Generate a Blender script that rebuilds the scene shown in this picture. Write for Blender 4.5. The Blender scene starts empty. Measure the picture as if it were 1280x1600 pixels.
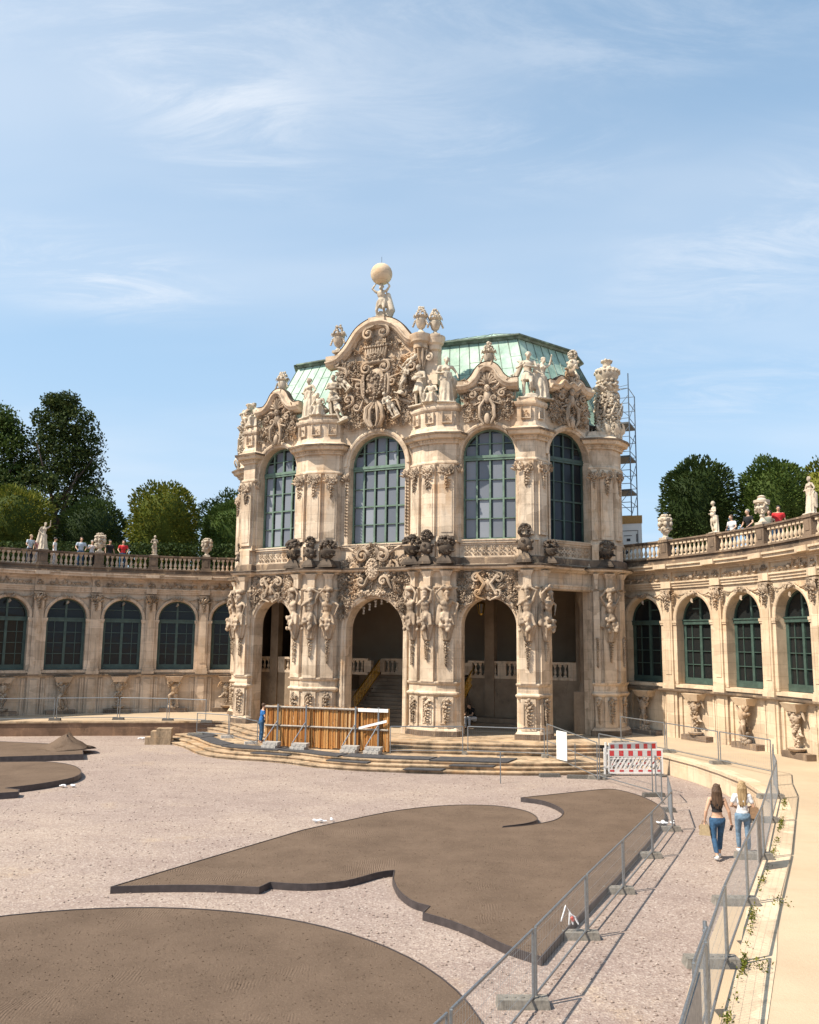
import bpy, bmesh, math, random
import numpy as np
from math import radians, sin, cos, pi, sqrt
SC = bpy.context.scene
COL = SC.collection
# ------------------------------------------------------------------ camera
F_PX = 1350.0
cd = bpy.data.cameras.new('camera'); cam = bpy.data.objects.new('camera', cd); COL.objects.link(cam)
cd.sensor_fit = 'HORIZONTAL'; cd.sensor_width = 36; cd.lens = 36 * F_PX / 1280
cd.clip_start = .1; cd.clip_end = 3000
from mathutils import Matrix, Vector
PITCH, ROLL = .1486, .011
cam.matrix_world = Matrix.Translation((0, 0, 5)) @ Matrix.Rotation(pi / 2 + PITCH, 4, 'X') @ Matrix.Rotation(ROLL, 4, 'Z')
SC.camera = cam
# ------------------------------------------------------------------ light
SUN_EL = radians(52); SUNH = np.array([-.905, -.426]); SUNH /= np.hypot(*SUNH)
w = bpy.data.worlds.new('World'); SC.world = w; w.use_nodes = True
nt = w.node_tree; nt.nodes.clear()
N = nt.nodes.new; LK = nt.links.new
out = N('ShaderNodeOutputWorld'); bg = N('ShaderNodeBackground'); sky = N('ShaderNodeTexSky')
sky.sky_type = 'NISHITA'; sky.sun_disc = False; sky.sun_elevation = SUN_EL
sky.sun_rotation = math.atan2(SUNH[0], SUNH[1]); sky.air_density = 1.0; sky.dust_density = 1.2; sky.ozone_density = 1.2; sky.altitude = 100
bg.inputs['Strength'].default_value = .14
tc = N('ShaderNodeTexCoord')
# thin cirrus: stretched noise on the plane of a high cloud layer
sx = N('ShaderNodeSeparateXYZ'); LK(tc.outputs['Generated'], sx.inputs[0])
zz = N('ShaderNodeMath'); zz.operation = 'MAXIMUM'; LK(sx.outputs['Z'], zz.inputs[0]); zz.inputs[1].default_value = .02
za = N('ShaderNodeMath'); za.operation = 'ADD'; LK(zz.outputs[0], za.inputs[0]); za.inputs[1].default_value = .12
dx = N('ShaderNodeMath'); dx.operation = 'DIVIDE'; LK(sx.outputs['X'], dx.inputs[0]); LK(za.outputs[0], dx.inputs[1])
dy = N('ShaderNodeMath'); dy.operation = 'DIVIDE'; LK(sx.outputs['Y'], dy.inputs[0]); LK(za.outputs[0], dy.inputs[1])
cx = N('ShaderNodeCombineXYZ'); LK(dx.outputs[0], cx.inputs[0]); LK(dy.outputs[0], cx.inputs[1])
def cloud(rot, scl, nscale, det, lo, hi, dist, loc=(0, 0, 0), rough=.62):
    mp = N('ShaderNodeMapping'); mp.inputs['Rotation'].default_value = (0, 0, rot); mp.inputs['Scale'].default_value = scl
    mp.inputs['Location'].default_value = loc
    LK(cx.outputs[0], mp.inputs[0])
    n = N('ShaderNodeTexNoise'); n.inputs['Scale'].default_value = nscale; n.inputs['Detail'].default_value = det
    n.inputs['Roughness'].default_value = rough; n.inputs['Distortion'].default_value = dist
    LK(mp.outputs[0], n.inputs['Vector'])
    r = N('ShaderNodeMapRange'); r.inputs['From Min'].default_value = lo; r.inputs['From Max'].default_value = hi
    r.interpolation_type = 'SMOOTHSTEP'
    LK(n.outputs['Fac'], r.inputs['Value']); return r.outputs[0]
c1 = cloud(.45, (.75, 1.9, 1), 3.0, 12, .40, .70, .7, (3.3, 1.2, 0), .7)
c2 = cloud(-.2, (.6, 1.0, 1), .75, 3, .46, .75, .25, (7.1, 2.2, 0))
cxz = N('ShaderNodeCombineXYZ'); LK(sx.outputs['X'], cxz.inputs[0]); LK(sx.outputs['Z'], cxz.inputs[1])
def bank(x, z, ax, az, amt, rot=0):
    mp = N('ShaderNodeMapping'); mp.vector_type = 'TEXTURE'; mp.inputs['Location'].default_value = (x, z, 0); mp.inputs['Scale'].default_value = (ax, az, 1); mp.inputs['Rotation'].default_value = (0, 0, rot); LK(cxz.outputs[0], mp.inputs[0])
    ln = N('ShaderNodeVectorMath'); ln.operation = 'LENGTH'; LK(mp.outputs[0], ln.inputs[0])
    r = N('ShaderNodeMapRange'); r.inputs['From Min'].default_value = 1.0; r.inputs['From Max'].default_value = 0.1; r.inputs['To Max'].default_value = amt; r.interpolation_type = 'SMOOTHSTEP'; LK(ln.outputs['Value'], r.inputs['Value']); return r.outputs[0]
acc = c2
for q in ((-.20, .55, .20, .11, .85, -.25), (-.34, .38, .20, .06, 1.0, 0), (.05, .53, .28, .07, .55, -.15), (.36, .41, .22, .10, .75, .2), (.36, .27, .22, .05, .6, .1), (-.1, .6, .3, .12, .35, 0), (.2, .6, .3, .06, .5, -.1)):
    mx_ = N('ShaderNodeMath'); mx_.operation = 'MAXIMUM'; LK(acc, mx_.inputs[0]); LK(bank(*q), mx_.inputs[1]); acc = mx_.outputs[0]
cm = N('ShaderNodeMath'); cm.operation = 'MULTIPLY'; LK(c1, cm.inputs[0]); LK(acc, cm.inputs[1])
c3 = cloud(.1, (.45, .9, 1), .8, 5, .40, .80, .2, (1.0, 9.0, 0), .5)
c3m = N('ShaderNodeMath'); c3m.operation = 'MULTIPLY'; LK(c3, c3m.inputs[0]); c3m.inputs[1].default_value = .48
cs = N('ShaderNodeMath'); cs.operation = 'MULTIPLY_ADD'; LK(cm.outputs[0], cs.inputs[0]); cs.inputs[1].default_value = .52; LK(c3m.outputs[0], cs.inputs[2])
# distance haze low over the horizon
hz = N('ShaderNodeMapRange'); hz.inputs['From Min'].default_value = .0; hz.inputs['From Max'].default_value = .9
hz.inputs['To Min'].default_value = .95; hz.inputs['To Max'].default_value = 0.0; LK(sx.outputs['Z'], hz.inputs['Value'])
tn = N('ShaderNodeMixRGB'); tn.blend_type = 'MULTIPLY'; tn.inputs[0].default_value = 1; LK(sky.outputs[0], tn.inputs[1]); tn.inputs[2].default_value = (.92, 1.12, 1.04, 1)
m1 = N('ShaderNodeMixRGB'); LK(hz.outputs[0], m1.inputs[0]); LK(tn.outputs[0], m1.inputs[1]); m1.inputs[2].default_value = (2.5, 3.4, 4.6, 1)
m2 = N('ShaderNodeMixRGB'); LK(cs.outputs[0], m2.inputs[0]); LK(m1.outputs[0], m2.inputs[1]); m2.inputs[2].default_value = (4.5, 4.75, 5.1, 1)
LK(m2.outputs[0], bg.inputs['Color']); LK(bg.outputs[0], out.inputs[0])
sd = bpy.data.lights.new('sun', 'SUN'); sd.energy = 5.0; sd.angle = radians(.5); sd.color = (1, .90, .755)
so = bpy.data.objects.new('sun', sd); COL.objects.link(so)
sdir = Vector((SUNH[0] * cos(SUN_EL), SUNH[1] * cos(SUN_EL), sin(SUN_EL)))
so.rotation_euler = sdir.to_track_quat('Z', 'Y').to_euler(); so.location = (-60, -30, 80)
vs = SC.view_settings; vs.view_transform = 'Standard'; vs.look = 'None'; vs.exposure = 0.55; vs.gamma = 1; vs.use_curve_mapping = False
SC.cycles.max_bounces = 6; SC.cycles.diffuse_bounces = 2; SC.cycles.glossy_bounces = 3; SC.cycles.transmission_bounces = 3
SC.cycles.caustics_reflective = False; SC.cycles.caustics_refractive = False

# ------------------------------------------------------------------ materials
MATS = {}
def newmat(name, rough=.85, spec=.25):
    m = bpy.data.materials.new(name); m.use_nodes = True
    b = m.node_tree.nodes['Principled BSDF']; b.inputs['Roughness'].default_value = rough
    b.inputs['Specular IOR Level'].default_value = spec
    MATS[name] = m; return m, m.node_tree, b
def ramp(nt, src, stops):
    r = nt.nodes.new('ShaderNodeValToRGB'); e = r.color_ramp.elements
    e[0].position, e[0].color = stops[0][0], (*stops[0][1], 1); e[1].position, e[1].color = stops[-1][0], (*stops[-1][1], 1)
    for p, c in stops[1:-1]:
        x = e.new(p); x.color = (*c, 1)
    nt.links.new(src, r.inputs[0]); return r.outputs[0]
def noise(nt, vec, scale, detail=5, rough=.6, dist=0, out='Fac'):
    n = nt.nodes.new('ShaderNodeTexNoise'); n.inputs['Scale'].default_value = scale; n.inputs['Detail'].default_value = detail
    n.inputs['Roughness'].default_value = rough; n.inputs['Distortion'].default_value = dist
    nt.links.new(vec, n.inputs['Vector']); return n.outputs[out]
def mapping(nt, vec, scale=(1, 1, 1), rot=(0, 0, 0), loc=(0, 0, 0)):
    mp = nt.nodes.new('ShaderNodeMapping'); mp.inputs['Scale'].default_value = scale; mp.inputs['Rotation'].default_value = rot
    mp.inputs['Location'].default_value = loc; nt.links.new(vec, mp.inputs[0]); return mp.outputs[0]
def mix(nt, fac, a, b, mode='MIX'):
    m = nt.nodes.new('ShaderNodeMixRGB'); m.blend_type = mode
    for i, s in ((0, fac), (1, a), (2, b)):
        if isinstance(s, (int, float)): m.inputs[i].default_value = s
        elif isinstance(s, tuple): m.inputs[i].default_value = (*s, 1)
        else: nt.links.new(s, m.inputs[i])
    return m.outputs[0]
def rng(nt, src, a, b, c=0, d=1):
    r = nt.nodes.new('ShaderNodeMapRange'); r.inputs['From Min'].default_value = a; r.inputs['From Max'].default_value = b
    r.inputs['To Min'].default_value = c; r.inputs['To Max'].default_value = d; nt.links.new(src, r.inputs['Value']); return r.outputs[0]
def bump(nt, b, h, strength=.3, dist=.02):
    bp = nt.nodes.new('ShaderNodeBump'); bp.inputs['Strength'].default_value = strength; bp.inputs['Distance'].default_value = dist
    nt.links.new(h, bp.inputs['Height']); nt.links.new(bp.outputs[0], b.inputs['Normal'])
def wpos(nt): return nt.nodes.new('ShaderNodeNewGeometry').outputs['Position']
def stone(name, ca, cb, grime=(.10, .075, .055), gmin=.62, gmax=.75, gamt=.6, streak=.0, rough=.88, bs=.35, ochre=.0, joints=0):
    m, nt, b = newmat(name, rough, .2)
    p = wpos(nt)
    n1 = noise(nt, p, .9, 6, .65)
    ca = tuple(x * .90 for x in ca); cb = tuple(x * .86 for x in cb)
    col = ramp(nt, n1, [(.34, cb), (.60, ca)])
    n2 = noise(nt, p, 5.5, 4, .6)
    col = mix(nt, rng(nt, n2, .3, .7, 0, .35), col, tuple(x * .72 for x in ca))
    n3 = noise(nt, mapping(nt, p, (1, 1, .35)), 1.7, 8, .72, .3)
    g = rng(nt, n3, gmin, gmax, 0, gamt)
    col = mix(nt, g, col, grime)
    if streak:
        n4 = noise(nt, mapping(nt, p, (3.2, 3.2, .16)), 1.6, 5, .7)
        col = mix(nt, rng(nt, n4, .52, .72, 0, streak), col, grime)
    if ochre:
        n5 = noise(nt, mapping(nt, p, (1, 1, .4), loc=(9, 3, 2)), .8, 5, .6)
        col = mix(nt, rng(nt, n5, .55, .72, 0, ochre), col, (.62, .33, .12))
    if joints:
        n6 = noise(nt, p, joints, 1, .5, 0, 'Fac')
        v = nt.nodes.new('ShaderNodeTexVoronoi'); v.feature = 'F1'; v.distance = 'CHEBYCHEV'; v.inputs['Scale'].default_value = 1.1
        v.inputs['Randomness'].default_value = .6
        nt.links.new(mapping(nt, p, (1, 1, 1.9)), v.inputs['Vector'])
        sp = nt.nodes.new('ShaderNodeSeparateColor'); nt.links.new(v.outputs['Color'], sp.inputs[0])
        col = mix(nt, rng(nt, sp.outputs[0], .35, 1, 0, .42), col, tuple(x * .62 for x in cb)); col = mix(nt, rng(nt, sp.outputs[1], .82, .95, 0, .5), col, tuple(min(.8, x * 1.12) for x in ca))
        sz = nt.nodes.new('ShaderNodeSeparateXYZ'); nt.links.new(p, sz.inputs[0]); mz = nt.nodes.new('ShaderNodeMath'); mz.operation = 'FRACT'; dv_ = nt.nodes.new('ShaderNodeMath'); dv_.operation = 'DIVIDE'; dv_.inputs[1].default_value = .47; nt.links.new(sz.outputs['Z'], dv_.inputs[0]); nt.links.new(dv_.outputs[0], mz.inputs[0])
        col = mix(nt, rng(nt, mz.outputs[0], .0, .045, .42, 0), col, grime)
    nt.links.new(col, b.inputs['Base Color'])
    bump(nt, b, noise(nt, p, 14, 6, .7), bs, .03)
    return m
stone('stone_facade', (.80, .645, .49), (.64, .48, .34), streak=.55, gmin=.51, gmax=.69, gamt=.68, ochre=.48, joints=1)
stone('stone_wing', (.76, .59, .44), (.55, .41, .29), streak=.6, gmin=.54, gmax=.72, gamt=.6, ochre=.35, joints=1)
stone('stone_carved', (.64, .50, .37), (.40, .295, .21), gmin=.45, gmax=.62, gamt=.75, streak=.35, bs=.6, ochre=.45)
stone('stone_statue', (.76, .65, .51), (.50, .405, .31), gmin=.49, gmax=.66, gamt=.7, streak=.45, bs=.4)
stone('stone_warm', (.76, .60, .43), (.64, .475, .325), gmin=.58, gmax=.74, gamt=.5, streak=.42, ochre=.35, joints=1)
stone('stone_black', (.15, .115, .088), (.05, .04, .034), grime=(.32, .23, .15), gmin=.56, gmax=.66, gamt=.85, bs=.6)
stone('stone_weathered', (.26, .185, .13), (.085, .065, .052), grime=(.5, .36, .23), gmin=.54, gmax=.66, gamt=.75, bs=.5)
stone('stone_step', (.60, .44, .29), (.40, .275, .175), grime=(.10, .075, .05), gmin=.46, gmax=.62, gamt=.75, bs=.5, ochre=.4)
stone('stone_interior', (.36, .27, .19), (.23, .165, .115), gmin=.55, gmax=.7)  # darker than the facade stone: interior dimness put into the colour
stone('stone_unlit', (.075, .055, .042), (.045, .034, .026))  # near-black: darkness of the deep ground floor put into the colour
stone('stone_dark_wall', (.30, .18, .115), (.17, .105, .07), grime=(.45, .27, .15), gmin=.52, gmax=.66, gamt=.5, bs=.5, joints=1)
def simple(name, c, rough=.5, metal=0, spec=.5, var=.0, vs=20, bmp=0):
    m, nt, b = newmat(name, rough, spec); b.inputs['Metallic'].default_value = metal
    if var:
        tcn = nt.nodes.new('ShaderNodeTexCoord')
        n = noise(nt, tcn.outputs['Object'], vs, 4, .6)
        nt.links.new(ramp(nt, n, [(.3, tuple(x * (1 - var) for x in c)), (.7, tuple(min(1, x * (1 + var)) for x in c))]), b.inputs['Base Color'])
        if bmp: bump(nt, b, n, bmp, .01)
    else: b.inputs['Base Color'].default_value = (*c, 1)
    return m
simple('frame_green', (.12, .185, .14), .55, var=.35, vs=3)
simple('frame_dark_green', (.045, .078, .064), .5, var=.3, vs=3)
simple('pane_dark', (.016, .018, .02), .06, spec=.5)
simple('pane_wing', (.016, .018, .018), .08, spec=.22)
simple('blind', (.20, .22, .26), .35, spec=.3, var=.25, vs=.6)
simple('blind_shaded', (.028, .036, .05), .3, spec=.3, var=.4, vs=.8)  # darker copy of blind, with the shade of one bay in its colour
simple('galvanised', (.30, .32, .34), .42, .75, .5, var=.2, vs=25)
simple('wire', (.34, .35, .36), .5, .6)
simple('scaffold_steel', (.13, .16, .20), .5, .5, var=.2)
simple('scaffold_deck', (.10, .105, .11), .8)
simple('foot_concrete', (.20, .18, .155), .95, var=.35, vs=12, bmp=.5)
simple('concrete', (.40, .37, .34), .9, var=.25, vs=14, bmp=.4)
simple('recycled_rubber', (.10, .09, .08), .9, var=.3, vs=20, bmp=.4)
simple('edging_steel', (.075, .062, .062), .5, .3, .4, var=.25, vs=6)
simple('gilt', (.62, .40, .09), .35, .9)
simple('white_board', (.82, .82, .80), .6)
simple('white_plastic', (.80, .78, .76), .45)
simple('red_foil', (.55, .03, .035), .4)
simple('grey_foil', (.60, .62, .62), .4)
simple('orange_foil', (.85, .32, .08), .4)
simple('plywood', (.42, .24, .08), .7, var=.2)
simple('dark_mark', (.05, .05, .06), .7)
simple('grey_plank', (.30, .26, .22), .85, var=.3, vs=9, bmp=.3)
simple('tarmac_mat', (.055, .052, .055), .85, var=.35, vs=5, bmp=.3)
simple('skin', (.55, .33, .22), .55, var=.08, vs=8)
def hairmat(name, a, b2_):
    m, nt, b = newmat(name, .55, .4); tcn = nt.nodes.new('ShaderNodeTexCoord'); n = noise(nt, mapping(nt, tcn.outputs['Object'], (70, 70, 3)), 1, 4, .6, .4)
    nt.links.new(ramp(nt, n, [(.35, a), (.65, b2_)]), b.inputs['Base Color']); bump(nt, b, n, 1.0, .02)
hairmat('hair_dark', (.035, .02, .012), (.15, .085, .05)); hairmat('hair_blonde', (.20, .12, .055), (.52, .37, .20))
simple('hair_black', (.02, .016, .014), .6)
simple('hair_grey', (.3, .27, .24), .7)
simple('denim', (.028, .085, .17), .8, var=.45, vs=9, bmp=1.0)
simple('denim_pale', (.15, .235, .33), .8, var=.35, vs=9, bmp=1.0)
simple('cloth_black', (.012, .012, .014), .85, var=.3, vs=8, bmp=1.0)
simple('cloth_white', (.70, .70, .72), .8, var=.12, vs=8, bmp=1.0)
simple('cloth_red', (.60, .025, .03), .8)
simple('cloth_blue', (.02, .13, .36), .8)
simple('cloth_pale_blue', (.42, .50, .58), .8)
simple('cloth_pink', (.62, .28, .27), .8)
simple('cloth_grey_green', (.22, .24, .20), .8)
simple('cloth_navy', (.03, .035, .055), .8)
simple('straw', (.36, .27, .16), .8, var=.2)
simple('leather_tan', (.22, .13, .07), .6, var=.2)
simple('shoe_white', (.6, .6, .6), .6)
simple('tape_red', (.65, .10, .07), .6)
simple('lamp_glass', (.5, .35, .12), .3)
for nme in ('pane_dark', 'pane_wing'):
    nt = MATS[nme].node_tree; bump(nt, nt.nodes['Principled BSDF'], noise(nt, wpos(nt), 2.2, 2, .5), .10, .05)
for nme, lo_, hi_ in (('blind', (.12, .135, .165), (.26, .28, .32)), ('blind_shaded', (.006, .009, .012), (.024, .030, .042))):
    nt = MATS[nme].node_tree; gi = nt.nodes.new('ShaderNodeNewGeometry'); nt.links.new(ramp(nt, gi.outputs['Random Per Island'], [(0, lo_), (1, hi_)]), nt.nodes['Principled BSDF'].inputs['Base Color'])
# copper roof
m, nt, b = newmat('copper_patina', .62, .3); p = wpos(nt)
n1 = noise(nt, p, 1.1, 7, .65); c = ramp(nt, n1, [(.3, (.20, .315, .255)), (.5, (.33, .465, .38)), (.68, (.47, .585, .49))])
n2 = noise(nt, mapping(nt, p, (4, 4, .3)), 1.4, 5, .7); c = mix(nt, rng(nt, n2, .55, .75, 0, .6), c, (.10, .14, .11))
n3 = noise(nt, mapping(nt, p, (3, 3, .25), loc=(5, 0, 0)), 1.2, 5, .7); c = mix(nt, rng(nt, n3, .55, .72, 0, .45), c, (.62, .70, .55))
nt.links.new(c, b.inputs['Base Color']); bump(nt, b, n1, .2, .03)
m, nt, b = newmat('copper_patina_dark', .62, .3); p = wpos(nt)
nt.links.new(ramp(nt, noise(nt, p, 2.5, 6, .65), [(.3, (.06, .065, .05)), (.55, (.16, .20, .16)), (.72, (.32, .42, .34))]), b.inputs['Base Color'])
# gravel
m, nt, b = newmat('gravel', .95, .15); p = wpos(nt)
n0 = noise(nt, p, .16, 5, .6); n1 = noise(nt, p, .9, 5, .65)
base = ramp(nt, n1, [(.3, (.29, .228, .198)), (.7, (.385, .308, .268))])
base = mix(nt, rng(nt, n0, .44, .64, 0, .7), base, (.46, .37, .30))
base = mix(nt, rng(nt, noise(nt, mapping(nt, p, (.35, 1.6, 1), rot=(0, 0, .55), loc=(4, 2, 0)), .7, 6, .65), .5, .7, 0, .45), base, (.25, .185, .165))
n0b = noise(nt, mapping(nt, p, (1, 1, 1), loc=(7, 1, 0)), .33, 6, .65); base = mix(nt, rng(nt, n0b, .60, .72, 0, .6), base, (.50, .38, .26))
v = nt.nodes.new('ShaderNodeTexVoronoi'); v.inputs['Scale'].default_value = 30; nt.links.new(p, v.inputs['Vector'])
sp = nt.nodes.new('ShaderNodeSeparateColor'); nt.links.new(v.outputs['Color'], sp.inputs[0])
base = mix(nt, rng(nt, sp.outputs[0], 0, 1, 0, .62), base, (.175, .122, .105))
base = mix(nt, rng(nt, sp.outputs[1], .8, 1, 0, .6), base, (.50, .43, .38))
v2 = nt.nodes.new('ShaderNodeTexVoronoi'); v2.inputs['Scale'].default_value = 16; nt.links.new(p, v2.inputs['Vector'])
sp2 = nt.nodes.new('ShaderNodeSeparateColor'); nt.links.new(v2.outputs['Color'], sp2.inputs[0])
base = mix(nt, rng(nt, sp2.outputs[0], .72, 1, 0, .35), base, (.19, .14, .125))
nt.links.new(base, b.inputs['Base Color'])
mh = mix(nt, .5, v.outputs['Distance'], noise(nt, p, 2.5, 4, .6)); bump(nt, b, mh, .6, .03)
# sandy terrace
m, nt, b = newmat('sand_path', .95, .15); p = wpos(nt)
base = ramp(nt, noise(nt, p, .35, 6, .62), [(.3, (.41, .315, .22)), (.68, (.51, .395, .275))])
base = mix(nt, rng(nt, noise(nt, mapping(nt, p, (.5, 1.5, 1), rot=(0, 0, .5)), 2.2, 7, .7), .5, .75, 0, .35), base, (.42, .30, .19))
base = mix(nt, rng(nt, noise(nt, p, 30, 3, .6), .6, .8, 0, .3), base, (.32, .24, .17))
nt.links.new(base, b.inputs['Base Color']); bump(nt, b, noise(nt, p, 22, 5, .7), .35, .03)
# raked soil
m, nt, b = newmat('soil', .97, .1); p = wpos(nt)
base = ramp(nt, noise(nt, p, .8, 7, .7), [(.3, (.114, .079, .057)), (.7, (.172, .121, .088))])
base = mix(nt, rng(nt, noise(nt, p, 26, 3, .65), .55, .78, 0, .55), base, (.28, .21, .155))
base = mix(nt, rng(nt, noise(nt, mapping(nt, p, loc=(3, 3, 0)), 34, 3, .65), .58, .74, 0, .6), base, (.055, .040, .03))
nt.links.new(base, b.inputs['Base Color'])
wv = nt.nodes.new('ShaderNodeTexWave'); wv.inputs['Scale'].default_value = 6.5; wv.inputs['Distortion'].default_value = 9; wv.inputs['Detail'].default_value = 1.5
wv.inputs['Detail Scale'].default_value = .35; nt.links.new(p, wv.inputs['Vector'])
msk = rng(nt, noise(nt, mapping(nt, p, loc=(2, 8, 0)), .5, 3, .6), .54, .64, 0, .33)
h = mix(nt, msk, noise(nt, p, 20, 7, .8), wv.outputs['Fac']); bump(nt, b, h, .8, .035)
# foliage
def leafmat(name, a, bb, c):
    m, nt, b = newmat(name, .7, .15)
    gi = nt.nodes.new('ShaderNodeNewGeometry')
    col = ramp(nt, gi.outputs['Random Per Island'], [(0, a), (.55, bb), (1, c)])
    nt.links.new(col, b.inputs['Base Color'])
    tr = nt.nodes.new('ShaderNodeBsdfTranslucent'); nt.links.new(col, tr.inputs[0])
    mx = nt.nodes.new('ShaderNodeMixShader'); mx.inputs[0].default_value = .22
    o = nt.nodes['Material Output']; nt.links.new(b.outputs[0], mx.inputs[1]); nt.links.new(tr.outputs[0], mx.inputs[2]); nt.links.new(mx.outputs[0], o.inputs[0])
leafmat('leaf_yellow_green', (.04, .06, .010), (.12, .14, .018), (.23, .21, .035))
leafmat('leaf_deep', (.018, .033, .009), (.034, .056, .014), (.06, .085, .022))
leafmat('leaf_mid', (.03, .055, .012), (.055, .09, .018), (.10, .135, .03))
leafmat('leaf_big', (.018, .034, .010), (.035, .056, .013), (.075, .09, .022))
simple('bark', (.06, .045, .035), .9, var=.3)
# wood palings
m, nt, b = newmat('paling_wood', .75, .2); p = wpos(nt)
gi = nt.nodes.new('ShaderNodeNewGeometry')
c = ramp(nt, gi.outputs['Random Per Island'], [(0, (.11, .045, .015)), (.25, (.33, .125, .032)), (.6, (.47, .22, .07)), (.85, (.54, .31, .12)), (1, (.66, .47, .26))])
c = mix(nt, rng(nt, noise(nt, mapping(nt, p, (8, 8, 1.2)), 2, 5, .7), .5, .72, 0, .7), c, (.30, .12, .03))
c = mix(nt, rng(nt, noise(nt, p, 9, 3, .6), .62, .72, 0, .7), c, (.06, .035, .02))
nt.links.new(c, b.inputs['Base Color'])

# ------------------------------------------------------------------ mesh kit
def ico():
    t = (1 + sqrt(5)) / 2
    v = [(-1, t, 0), (1, t, 0), (-1, -t, 0), (1, -t, 0), (0, -1, t), (0, 1, t), (0, -1, -t), (0, 1, -t), (t, 0, -1), (t, 0, 1), (-t, 0, -1), (-t, 0, 1)]
    f = [(0, 11, 5), (0, 5, 1), (0, 1, 7), (0, 7, 10), (0, 10, 11), (1, 5, 9), (5, 11, 4), (11, 10, 2), (10, 7, 6), (7, 1, 8), (3, 9, 4), (3, 4, 2), (3, 2, 6), (3, 6, 8), (3, 8, 9), (4, 9, 5), (2, 4, 11), (6, 2, 10), (8, 6, 7), (9, 8, 1)]
    v = np.array(v, float); v /= np.linalg.norm(v[0]); return v, f
ICO = ico()
def subd(vf):
    v, f = vf; v = [tuple(x) for x in v]; idx = {}; nf = []
    def mid(a, b):
        k = (min(a, b), max(a, b))
        if k not in idx:
            p = np.array(v[a]) + np.array(v[b]); p /= np.linalg.norm(p); v.append(tuple(p)); idx[k] = len(v) - 1
        return idx[k]
    for a, b, c in f:
        x, y, z = mid(a, b), mid(b, c), mid(c, a); nf += [(a, x, z), (b, y, x), (c, z, y), (x, y, z)]
    return np.array(v), nf
ICO2 = subd(ICO)
def M4(loc=(0, 0, 0), rx=0, ry=0, rz=0, s=1):
    m = Matrix.Translation(loc) @ Matrix.Rotation(rz, 4, 'Z') @ Matrix.Rotation(ry, 4, 'Y') @ Matrix.Rotation(rx, 4, 'X')
    if isinstance(s, (int, float)): s = (s, s, s)
    return np.array(m @ Matrix.Diagonal((*s, 1)))
def ap(M, v):
    v = np.asarray(v, float).reshape(-1, 3); return v @ M[:3, :3].T + M[:3, 3]
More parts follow.
